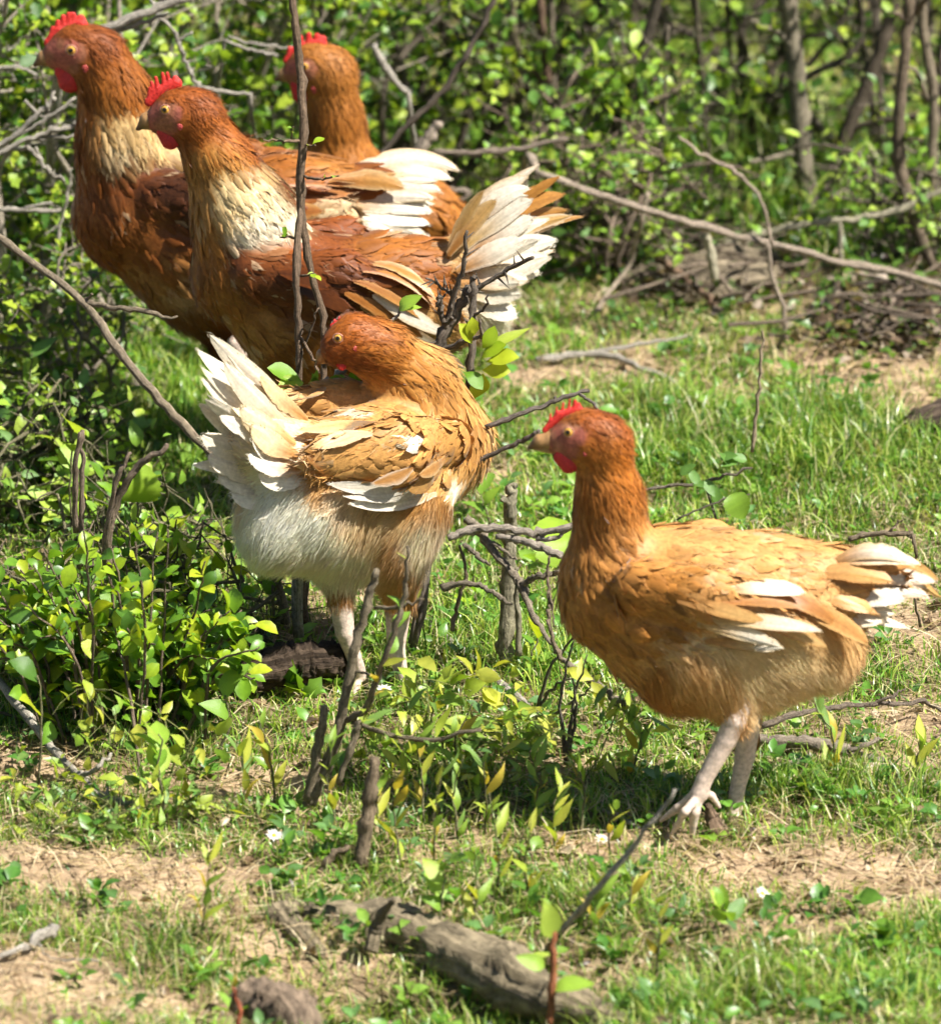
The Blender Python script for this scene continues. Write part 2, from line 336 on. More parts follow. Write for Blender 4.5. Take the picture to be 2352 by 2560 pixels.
def big_feather(a, m, b, width, nv, c0, c1, ce, seed, rows=18, cols=9, point=.42, cup=.05):
    """one quill feather along the curve a-m-b: two ragged vanes beside a raised shaft, with loose barbs along the edges"""
    g = np.random.default_rng(seed); t = np.linspace(0, 1, rows)[:, None]; a, m, b = map(np.asarray, (a, m, b))
    nv = nrm(nv); L = np.linalg.norm(b-a); m = m+nv*L*g.uniform(-.03, .05)
    ctr = (1-t)**2*a+2*t*(1-t)*m+t*t*b; T = nrm(np.gradient(ctr, axis=0)); S = nrm(np.cross(nv, T)); Nn = np.cross(T, S)
    roll = g.normal(0, .16)+g.normal(0, .25)*t; S, Nn = S*np.cos(roll)+Nn*np.sin(roll), Nn*np.cos(roll)-S*np.sin(roll)
    tt = t[:, 0]; prof = np.clip(.34+1.5*tt, 0, 1)*(np.clip(1-np.clip((tt-point)/(1.0-point), 0, 1)**2.0, 0, 1))**.75; s = np.linspace(-1, 1, cols)
    V = np.zeros((rows, cols, 3)); C = np.zeros((rows, cols, 3)); c0, c1, ce = map(np.asarray, (c0, c1, ce))
    rag = np.abs(g.normal(0, .03, (rows, 2))); rag[g.random((rows, 2)) < .04] += .16
    for k, sv in enumerate(s):
        sp = rag[:, 0] if sv < 0 else rag[:, 1]; asym = 1.22 if sv > 0 else .78
        w = width*.5*prof*asym*(1-np.clip((abs(sv)-.3)/.7, 0, 1)*sp)
        V[:, k] = ctr+S*(sv*w)[:, None]-Nn*(cup*width*abs(sv)**1.5*prof)[:, None]+T*(abs(sv)*width*.30*(1-tt**6)*np.linspace(.3, 1, rows))[:, None]
        if k == cols//2: V[:, k] += Nn*.0006
        f = sstep(.1, .7, tt)[:, None]; cc = c0*(1-f)+c1*f; ew = np.clip((abs(sv)-.40)/.6, 0, 1)
        C[:, k] = (cc*(1-.6*ew)+ce*.6*ew)*(1+g.normal(0, .05, rows))[:, None]*(.90 if k == cols//2 else 1)
    i = np.arange(rows-1)[:, None]*cols; j = np.arange(cols-1)[None]; q = i+j
    Q = np.stack([q+cols, q+cols+1, q+1, q], -1).reshape(-1, 4)
    r = g.random()*9; U = np.stack([np.tile(s*.5+.5+r, rows), np.repeat(tt*2+r, cols)], 1); V = V.reshape(-1, 3); C = C.reshape(-1, 3)
    FV, FT, FC, FU = [], [], [], []; n0 = len(V)
    for sd, k in ((-1, 0), (1, cols-1)):
        for r_ in range(3, rows):
            for _ in range(3):
                o = V[r_*cols+k]-T[r_]*g.uniform(0, L/rows)-S[r_]*sd*width*.10; d = nrm(T[r_]*g.uniform(.5, 1.2)+S[r_]*sd*g.uniform(.25, .8)+Nn[r_]*g.normal(0, .2)); l = width*g.uniform(.03, .16); wv = T[r_]*g.uniform(.0005, .0011)
                q0 = n0+len(FV); FV += [o-wv, o+wv, o+d*(l+width*.1)]; FT.append((q0, q0+1, q0+2) if sd > 0 else (q0+2, q0+1, q0)); FC += [C[r_*cols+k]]*3; FU += [(r, r), (r+.1, r), (r, r+.3)]
    return np.vstack([V, FV]), Q, np.array(FT), np.vstack([C, FC]), np.vstack([U, FU])
def poisson(X, r):
    n = len(X); kd = kdtree.KDTree(n)
    for i in range(n): kd.insert(X[i], i)
    kd.balance(); dead = np.zeros(n, bool); keep = []
    for i in range(n):
        if dead[i]: continue
        keep.append(i)
        for (_, j, _) in kd.find_range(X[i], r[i]): dead[j] = True
    return np.array(keep)
def sample(V, Q, n, g):
    T = np.concatenate([Q[:, [0, 1, 2]], Q[:, [0, 2, 3]]]); a, b, c = V[T[:, 0]], V[T[:, 1]], V[T[:, 2]]
    A = np.linalg.norm(np.cross(b-a, c-a), axis=1); k = g.choice(len(T), n, p=A/A.sum())
    u, v = g.random((2, n)); f = u+v > 1; u[f], v[f] = 1-u[f], 1-v[f]
    return a[k]+(b-a)[k]*u[:, None]+(c-a)[k]*v[:, None]

WHITE = (.76, .70, .59); CREAM = (.64, .48, .29); BUFF = (.46, .225, .085); GOLD = (.40, .165, .05); RUST = (.24, .066, .014)
BROWN = (.105, .031, .010); DARK = (.045, .014, .006); ORNG = (.38, .140, .022)
SKINC = (.30, .085, .055); LEGC = (.60, .47, .38); RED = (.56, .026, .018)
def warm(c):                                     # keep whites neutral, push the browns to orange
    s = np.clip(1-c[:, 2]/np.maximum(c[:, 0], 1e-3), 0, 1)[:, None]**1.5; dk_ = 1-sstep(.22, .45, c[:, :1]); return c*(1-s*(np.array([.0, -.03, .22])+dk_*np.array([-.10, .02, .28])))
def make_hen(sp):
    g = np.random.default_rng(sp['seed']); y0 = sp['y0']; m1 = mpp(y0); lat = nrm(sp.get('lat', (0, 1, 0)))
    S = SDF(lat); pt = lambda x, y, d=0: P(x, y, y0+d)
    O = pt(*sp['mid'])
    def mirror(X): X = np.asarray(X, float); return X-2*((X-O)@lat)[..., None]*lat if X.ndim > 1 else X-2*((X-O)@lat)*lat
    for q in sp['body']:
        (a, ra), (b, rb), w, L, Wd = q[:5]; fl = q[5] if len(q) > 5 else None
        A, B_ = pt(*a), pt(*b)
        flow = None
        if fl is not None: flow = np.array([fl[0], fl[1] if len(fl) > 2 else 0, fl[-1]], float)
        S.add(A, B_, ra*m1, rb*m1, w, sp.get('k', 55)*m1, flow, L*1e-3, Wd*1e-3)
    for q in sp.get('wing', []):                 # folded wings, both sides
        (a, ra), (b, rb), w, L, Wd = q[:5]; A, B_ = pt(*a), pt(*b)
        for X, Y in ((A, B_), (mirror(A), mirror(B_))): S.add(X, Y, ra*m1, rb*m1, w, 14*m1, None, L*1e-3, Wd*1e-3)
    V, Q = S.mesh(.0041)
    # legs and feet join the same skin
    LS = SDF(lat)
    for ch in sp['legs']:
        for (a, b) in zip(ch[:-1], ch[1:]): LS.add(pt(*a[:3]), pt(*b[:3]), a[3]*m1*(.80 if a[3] < 20 else .86), b[3]*m1*(.72 if b[3] < 20 else .86), 1.0, 5*m1)
    LV, LQ = LS.mesh(.0018)
    base = np.array([O[0], O[1], 0.0]); foot = [pt(*c[-1][:3]) for c in sp['legs']]
    root = empty('hen', base); tag(root, sp['label'], 'hen', 'brown hens at the hedge')
    def paint(X, n=None):                        # plumage colour, the same on both flanks
        Y = np.where((((X-O)@lat) > 0)[:, None], mirror(X), X); u, v = proj(Y); c = np.tile(np.asarray(sp['base'], float), (len(X), 1))
        wob = (vnoise(X*45, 3)-.5)*2
        for (x, y, rx, ry, cc, st) in sp['paint']:
            q = np.sqrt(((u-x)/rx)**2+((v-y)/ry)**2)+wob*.30; w = st*(1-sstep(.50, 1.28, q)); c = c*(1-w[:, None])+np.asarray(cc)*w[:, None]
        pale_ = sstep(.30, .55, c[:, 2:3]/np.maximum(c[:, :1], .01)); tn = sp.get('tone', 1.0); return warm(c)*(tn*(1-pale_)+1.08*pale_)
    def mask(X, lst):
        Y = np.where((((X-O)@lat) > 0)[:, None], mirror(X), X); u, v = proj(Y); w = np.zeros(len(X))
        for (x, y, rx, ry) in lst: w = np.maximum(w, 1-sstep(.8, 1.1, np.sqrt(((u-x)/rx)**2+((v-y)/ry)**2)))
        return w
    fm = mask(V, sp['face']); bc = paint(V)*.95; fc = np.array(SKINC)*(0.7+.6*vnoise(V*260, 5))[:, None]; fk = sstep(.35, .65, vnoise(V*70, 15))[:, None]; fc = fc*(1-.6*fk)+(np.array(sp.get('cheek', (.27, .12, .05)))*(.8+.4*vnoise(V*300, 16))[:, None])*.6*fk
    bc = bc*(1-fm[:, None])+fc*fm[:, None]
    lc = np.array(LEGC)*(0.8+.3*vnoise(LV*np.array([200, 200, 420]), 6))[:, None]
    AV = np.concatenate([V, LV])-base; AQ = np.concatenate([Q, LQ+len(V)])
    link('body', mk_mesh('hen_body', AV, AQ, None, np.concatenate([bc, lc])), M['skin'], root)
    # contour feathers
    n = int(sp.get('nf', 26000)*1.5); X = sample(V, Q, n, g); fmk = mask(X, sp['face']); X = X[(fmk < .4) | ((fmk < .97) & (g.random(len(X)) < .5))]
    F, L, Wd = S.blend(X); Nv = S.grad(X)
    fmk = mask(X, sp['face']); L = np.where(fmk > .3, .0045, L); Wd = np.where(fmk > .3, .0028, Wd)
    fz = mask(X, sp.get('fluff', [])); sp_r = Wd*.46*(1+.0*fz); k = poisson(X, sp_r); X, F, L, Wd, Nv, fz = X[k], F[k], L[k], Wd[k], Nv[k], fz[k]
    F = F+g.normal(0, .10, F.shape)+(vnoise(X*30, 8)-.5)[:, None]*.5*np.cross(Nv, F); D = nrm(F-(F*Nv).sum(1)[:, None]*Nv)
    C = paint(X)*(1+g.normal(0, .11, len(X)))[:, None]*(.70+.60*vnoise(X*55, 4))[:, None]
    pale = (g.random(len(X)) < sp.get('fleck', .03)) & (Wd > .0085); C[pale] = C[pale]*.62+np.array(CREAM)*.38
    B = MB(); L = L*g.uniform(.8, 1.25, len(X)); Wd = Wd*g.uniform(.85, 1.2, len(X))
    nar = Wd < .0085; Wd = np.where(nar, Wd*.82, Wd); L = np.where(nar, L*1.12, L)
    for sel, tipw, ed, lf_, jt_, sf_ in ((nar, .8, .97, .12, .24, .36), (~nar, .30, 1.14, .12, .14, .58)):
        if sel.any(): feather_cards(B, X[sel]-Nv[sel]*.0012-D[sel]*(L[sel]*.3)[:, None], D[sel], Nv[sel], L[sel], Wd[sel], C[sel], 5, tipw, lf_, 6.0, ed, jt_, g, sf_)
    # loose barbs along the feather tips
    i = np.repeat(np.arange(len(X)), np.where(nar, 3, 3)); Sd = nrm(np.cross(Nv, D)); o = g.uniform(-.5, .5, len(i)); al = g.uniform(.25, .68, len(i))
    pb = X[i]+D[i]*(L[i]*al)[:, None]+Sd[i]*(o*Wd[i]*.8)[:, None]+Nv[i]*.0004
    strands(B, pb, nrm(D[i]+Sd[i]*(o*.9)[:, None]), Nv[i], np.minimum(L[i]*g.uniform(.2, .45, len(i)), .011), np.full(len(i), .00022)+Wd[i]*.014, C[i]*g.uniform(.85, 1.2, (len(i), 1)), .14, .1, g)
    pl = link('plumage', B.mesh('hen_plumage', base), M['plumage'], root); pl['kind'] = 'stuff'
    # down on belly, thighs and vent
    if sp.get('fluff'):
        n = int(sp.get('nd', 20000)*1.5); X = sample(V, Q, n*3, g); f = mask(X, sp['fluff']); X = X[g.random(len(X)) < f*.9][:n]
        F, L, Wd = S.blend(X); Nv = S.grad(X); F = F+np.array([0, 0, -.55])+(vnoise(X*38, 12)-.5)[:, None]*1.2*np.cross(Nv, F)+g.normal(0, .15, F.shape); D = nrm(F-(F*Nv).sum(1)[:, None]*Nv)
        C = np.minimum(paint(X)*(1.08+.30*vnoise(X*40, 9))[:, None]*(1+g.normal(0, .06, len(X)))[:, None], .92); B = MB()
        strands(B, X, D, Nv, g.uniform(.012, .024, len(X)), g.uniform(.00022, .00055, len(X)), C, .30, .3, g)
        o = link('down', B.mesh('hen_down', base), M['down'], root); o['kind'] = 'stuff'
    # quills: (base, mid, tip, width, base colour, tip colour, edge colour, dy base, dy tip)
    def quill(name, q, sd, on_body):
        a, m_, b, w = q[:4]; c0, c1, ce = [warm(np.asarray([c_], float))[0] for c_ in q[4:7]]; da, db = (q[7], q[8]) if len(q) > 7 else (0, 0)
        if on_body:
            A, Mm, Bb = S.hit(*a)[0], S.hit(*m_)[0], S.hit(*b)[0]; off = .012+.0008*(sd % 5)+(.005 if np.min(c1) > .5 else 0); nvv = S.grad(np.array([Mm]))[0]
            A = A+nvv*.002; Mm = Mm+nvv*off; Bb = Bb+nvv*(off+.002); nv_ = nrm(nvv+np.array([.15, 0, .55]))
            if abs((Bb-Mm)@lat) > .03: Bb = Bb+lat*((Mm-Bb)@lat)*.8
        else:
            A, Bb = pt(*a, da), pt(*b, db); Mm = pt(*m_, (da+db)/2); nv_ = np.asarray(sp.get('tailn', (0.0, -1, .25)), float)+g.normal(0, .12, 3)
        sides = [(A, Mm, Bb, nv_, sd)]
        if on_body:
            mm = lambda v: v-2*(v@lat)*lat
            sides.append((mirror(A), mirror(Mm), mirror(Bb), mm(nv_), sd+500))
        for (A_, M_, B_, n_, s_) in sides:
            B2 = MB(); fv = big_feather(A_, M_, B_, w*m1, n_, c0, c1, ce, s_)
            if on_body: n2 = S.grad(fv[0])*.6+nrm(n_)*.4
            B2.add(*fv, n2 if on_body else None); link(name, B2.mesh(name, base), M['quill'], root)
    for k_, q in enumerate(sp.get('wq', [])): quill('wing_feather', q, sp['seed']*100+k_, True)
    for k_, q in enumerate(sp.get('tq', [])):
        quill('tail_feather', q, sp['seed']*100+50+k_, False); j = lambda p_, s_: (p_[0]+g.normal(0, s_), p_[1]+g.normal(0, s_))
        quill('tail_feather', (j(q[0], 8), j(q[1], 12), j(q[2], 20), q[3]*g.uniform(.5, .8), *q[4:7], q[7]+g.normal(0, .006)+.004, q[8]+g.normal(0, .006)+.004), sp['seed']*100+75+k_, False)
    # head: comb, wattles, earlobes, beak, eyes
    def blob(name, prims, h, mat, col, tip=None, w=1.0, k=6):
        T = SDF(lat)
        for (a, b, ra, rb) in prims: T.add(a if len(a) == 3 and not isinstance(a, tuple) else pt(*a), b if len(b) == 3 and not isinstance(b, tuple) else pt(*b), ra*m1, rb*m1, w, k*m1)
        BV, BQ = T.mesh(h); c = np.tile(np.asarray(col, float), (len(BV), 1))
        if tip is not None:
            f = tip(BV)[:, None]; c = c*(1-f)+np.asarray(tip.c)*f
        return link(name, mk_mesh(name, BV-base, BQ, None, c), M[mat], root)
    hd = sp.get('hd', 0.0); HO = pt(*sp['eye'][:2], hd) if sp.get('hlat') else O; hlat = nrm(sp.get('hlat', lat))
    def hmir(X): return X-2*((X-HO)@hlat)*hlat
    T3 = lambda x, y, d=0: (x, y, hd+d)
    cb = sp['comb']; pr = [(T3(*a), T3(*b), ra, rb) for (a, b, ra, rb) in cb]
    pr = [(a, b, ra*1.05, rb*1.1+.3) for a, b, ra, rb in pr]
    blob('comb', pr, .0009, 'comb', RED, None, .5, 3)
    for (x, y, r1, x2, y2, r2) in sp['wattle']:
        for s_ in (-1, 1): blob('wattle', [(T3(x, y+4, s_*.010), T3(x2, y2+6, s_*.011), r1*1.25, r2*1.3)], .0012, 'comb', (.52, .025, .022), None, .38)
    if sp.get('lobe'):
        lx, ly, lr = sp['lobe']; lr *= .8; h_ = S.hit(lx, ly)[0]
        for c_ in (h_, hmir(h_)): blob('earlobe', [(np.array(c_), np.array(c_)-np.array([0, 0, lr*.5*m1]), lr, lr*.7)], .0012, 'comb', (.36, .05, .04), None, .3)
    bk = [(x_, y_, r_*1.2) for x_, y_, r_ in sp['beak']]                              # [(base upper), (mid), (tip)], lower
    fsh = 0
    def tipf(V_): return 1-sstep(0, .55, np.linalg.norm(V_-pt(*T3(*bk[2][:2])), axis=1)/max(1e-6, np.linalg.norm(pt(*T3(*bk[0][:2]))-pt(*T3(*bk[2][:2])))))
    tipf.c = (.09, .045, .02)
    pr = [(T3(*bk[0][:2]), T3(*bk[1][:2]), bk[0][2], bk[1][2]), (T3(*bk[1][:2]), T3(*bk[2][:2]), bk[1][2], bk[2][2])]
    blob('upper_beak', pr, .0010, 'beak', (.30, .165, .065), tipf, .75)
    lb = sp['lbeak']; blob('lower_beak', [(T3(*lb[0][:2]), T3(*lb[1][:2]), lb[0][2], lb[1][2])], .0010, 'beak', (.38, .24, .10), None, .8)
    ex, ey, er = sp['eye']; E0 = S.hit(ex, ey)[0]
    for s_, E1 in enumerate((E0, hmir(E0))):
        out = -hlat if (E1-HO)@hlat < 0 else hlat; out = nrm(out+S.grad(np.array([E1]))[0]); r = er*m1
        a1 = nrm(np.cross(out, [0, 0, 1])); a2 = np.cross(a1, out); B2 = MB(); ph = np.linspace(0, math.pi, 10); th = np.arange(16)*2*math.pi/16
        ev = np.array([[out*math.cos(p_)+(a1*math.cos(t_)+a2*math.sin(t_))*math.sin(p_) for t_ in th] for p_ in ph]).reshape(-1, 3)
        cc = np.repeat(np.where(ph[:, None] < .50, (.006, .005, .004), np.where(ph[:, None] < 1.15, (.52, .27, .05), (.30, .16, .09))), 16, 0)
        i = np.arange(9)[:, None]*16; j = np.arange(16)[None]; qd = np.stack([i+j, i+(j+1) % 16, i+16+(j+1) % 16, i+16+j], -1).reshape(-1, 4)
        ctr = E1-out*r*.30; B2.add(ctr+ev*r, qd, None, cc); eo = link('eye', B2.mesh('eye', base), M['eye'], root)
        ring = [ctr+out*r*.42+(a1*math.cos(t_)+a2*math.sin(t_)*.92)*r*1.02 for t_ in np.linspace(0, 2*math.pi, 21)]
        B2 = MB(); B2.add(*tube(ring, [r*.17]*21, 6, 1, .03, 0, (.36, .17, .11), 3, False)); link('eyelid', B2.mesh('eyelid', base), M['skin'], eo)
    return root
def auto_leg(x, dy, hip, gnd, s=1.0, fx=-1):     # shank and four toes for legs hidden behind others
    k = s
    yy = gnd; t = [[(x+18*fx*-1, hip, dy, 30*k), (x+22*fx*-1, (hip+yy)/2-20, dy, 17*k), (x, yy-24, dy, 17*k)]]
    for ddx, ddy, up in ((75, -.004, 0), (58, -.028, 20), (55, .024, -18), (-38, .004, 0)):
        t.append([(x, yy-22, dy, 14*k), (x+fx*ddx*.5, yy-10+up*.5, dy+ddy*.5, 11*k), (x+fx*ddx, yy-2+up, dy+ddy, 6*k)])
    return t
# ------------------------------------------------------------------ the five hens, each set where it stands
def spikes(pts): return [((a[0], a[1]), (b[0], b[1]), ra, rb) for a, b, ra, rb in pts]
HEN_E = dict(seed=1, y0=-.02, mid=(1740, 1540), base=BUFF, cheek=(.42, .22, .10), nf=30000, nd=26000, fleck=.04,
  label='buff gold hen standing in profile beside the broken stump with white barred wing feathers',
  body=[(((1545, 1490), 150), ((1720, 1545), 222), .86, 30, 17, (.6, -.5)), (((1720, 1545), 222), ((1925, 1530), 190), .86, 38, 20, (1, -.1)),
        (((1925, 1500), 175), ((2090, 1465), 95), .75, 42, 18, (1, -.2)), (((2090, 1460), 90), ((2200, 1440), 45), .6, 45, 14, (1, -.15)),
        (((1930, 1600), 172), ((2040, 1610), 112), .85, 30, 15, (.6, -.7)),
        (((1400, 1105), 34), ((1455, 1092), 57), .72, 7, 4, (1, -.05)), (((1455, 1092), 58), ((1505, 1108), 60), .8, 12, 4.2, (.9, -.5)),
        (((1505, 1108), 60), ((1522, 1240), 72), .9, 24, 5.5, (.25, -1)), (((1522, 1240), 72), ((1530, 1390), 116), .9, 32, 7.5, (.3, -1)),
        (((1806, 1690, -.035), 88), ((1840, 1775, -.045), 38), .8, 22, 12, (.1, -1)), (((1840, 1740, .05), 78), ((1862, 1835, .04), 34), .8, 22, 12, (.1, -1))],
  wing=[(((1600, 1470, -.055), 70), ((1760, 1500, -.070), 88), .55, 28, 17), (((1760, 1500, -.070), 88), ((1960, 1560, -.060), 42), .55, 38, 17)],
  legs=[[(1862, 1730, -.045, 40), (1838, 1800, -.05, 36), (1815, 1850, -.05, 31), (1760, 1950, -.052, 24), (1748, 1985, -.053, 27)],
        [(1745, 1985, -.053, 22), (1736, 2030, -.060, 18), (1729, 2092, -.054, 10)], [(1740, 1985, -.053, 18), (1695, 2020, -.045, 15), (1652, 2052, -.036, 8)],
        [(1750, 1985, -.05, 15), (1712, 2030, -.075, 14), (1676, 2092, -.058, 7)], [(1755, 1978, -.053, 15), (1778, 1990, -.045, 13), (1798, 2018, -.04, 8)],
        [(1872, 1770, .03, 36), (1868, 1830, .03, 34), (1862, 1890, .03, 30), (1842, 1980, .025, 22), (1832, 2045, .02, 24)],
        [(1834, 2045, .02, 20), (1856, 2076, -.01, 15), (1884, 2098, -.052, 8)], [(1830, 2050, .02, 18), (1800, 2068, -.02, 13), (1778, 2086, -.04, 7)],
        [(1826, 2045, .02, 16), (1790, 2050, .01, 12), (1750, 2062, -.01, 7)], [(1840, 2040, .02, 14), (1862, 2042, .028, 11), (1880, 2040, .03, 6)]],
  face=[(1402, 1100, 48, 46), (1428, 1088, 40, 34), (1415, 1130, 34, 24)], fluff=[(1960, 1660, 190, 140), (1780, 1740, 190, 110), (2050, 1600, 110, 90)],
  paint=[(1500, 1450, 170, 230, (0.380, 0.164, 0.046), .9), (1480, 1090, 130, 100, RUST, 1), (1520, 1200, 120, 120, ORNG, .9), (1560, 1180, 70, 130, RUST, .45), (1530, 1320, 110, 80, GOLD, .7), (1470, 1230, 50, 130, (0.304, 0.112, 0.031), .7),
         (1680, 1440, 75, 65, ORNG, .75), (1620, 1560, 150, 90, (0.350, 0.147, 0.040), .8), (1850, 1380, 260, 80, (0.528, 0.287, 0.111), .6), (1930, 1690, 240, 160, (.70, .55, .35), .95), (1760, 1730, 120, 80, (0.546, 0.312, 0.126), .7),
         (2080, 1570, 90, 90, (0.581, 0.377, 0.185), .7), (1830, 1830, 60, 60, (0.319, 0.133, 0.037), .7)],
  wq=[((1690, 1500), (1800, 1520), (1905, 1545), 40, BUFF, (0.546, 0.328, 0.141), BUFF), ((1720, 1440), (1860, 1460), (1975, 1505), 46, BUFF, (0.426, 0.224, 0.081), (.60, .38, .18)),
      ((1800, 1480), (1930, 1470), (2005, 1492), 44, BUFF, WHITE, (.66, .44, .22)), ((1800, 1510), (1900, 1505), (1990, 1525), 30, GOLD, (0.380, 0.175, 0.050), BUFF),
      ((1770, 1550), (1900, 1540), (2038, 1562), 42, (0.546, 0.344, 0.148), WHITE, (.68, .47, .25)), ((1740, 1560), (1850, 1560), (1945, 1592), 42, (0.528, 0.328, 0.148), WHITE, (.70, .52, .3)),
      ((1890, 1560), (1980, 1570), (2055, 1606), 36, BUFF, (0.581, 0.377, 0.178), BUFF), ((1760, 1600), (1860, 1590), (1940, 1590), 36, BUFF, (0.616, 0.451, 0.266), BUFF), ((1830, 1610), (1880, 1605), (1945, 1600), 28, (0.528, 0.328, 0.148), WHITE, CREAM),
      ((1880, 1470), (2000, 1500), (2085, 1570), 48, (0.304, 0.119, 0.031), (0.319, 0.133, 0.037), (.52, .28, .10)), ((1960, 1510), (2060, 1540), (2145, 1585), 56, (0.334, 0.140, 0.037), BUFF, (.62, .42, .2))],
  tailn=(.1, -1, .75),
  tq=[((2050, 1400), (2200, 1385), (2345, 1452), 62, BUFF, (0.581, 0.361, 0.148), BUFF, .012, .03), ((2060, 1420), (2190, 1375), (2300, 1410), 58, BUFF, WHITE, (0.616, 0.410, 0.207), -.02, -.02),
      ((2060, 1460), (2200, 1430), (2340, 1455), 56, BUFF, WHITE, BUFF, -.015, -.01), ((2060, 1480), (2180, 1460), (2320, 1490), 60, GOLD, WHITE, BUFF, 0, .01), ((2050, 1500), (2160, 1490), (2260, 1500), 64, GOLD, WHITE, WHITE, -.02, -.025),
      ((2050, 1520), (2140, 1520), (2235, 1535), 56, BUFF, WHITE, CREAM, -.01, -.015), ((2040, 1540), (2120, 1545), (2205, 1555), 60, BUFF, WHITE, CREAM, -.022, -.025), ((2030, 1440), (2130, 1420), (2230, 1455), 60, BUFF, (0.528, 0.287, 0.096), BUFF, -.03, -.03),
      ((2030, 1490), (2100, 1490), (2180, 1530), 64, BUFF, (0.528, 0.295, 0.104), BUFF, -.034, -.034)],
  comb=spikes([((1362, 1075), (1400, 1037), 7.6, 10.2), ((1400, 1037), (1446, 1025), 10.2, 11.0), ((1372, 1064), (1376, 1034), 5.1, 2.5), ((1387, 1049), (1392, 1018), 5.1, 2.5), ((1403, 1040), (1408, 1006), 5.1, 2.5), ((1420, 1031), (1424, 998), 5.1, 2.5), ((1436, 1025), (1437, 1003), 7.6, 4.2), ((1446, 1025), (1446, 1011), 7.6, 5.1)]),
  wattle=[(1400, 1140, 14, 1422, 1156, 18)], lobe=(1462, 1136, 10), beak=[(1392, 1100, 25), (1350, 1104, 16), (1323, 1119, 5)], lbeak=[(1392, 1124, 14), (1336, 1122, 5)], eye=(1421, 1080, 13))

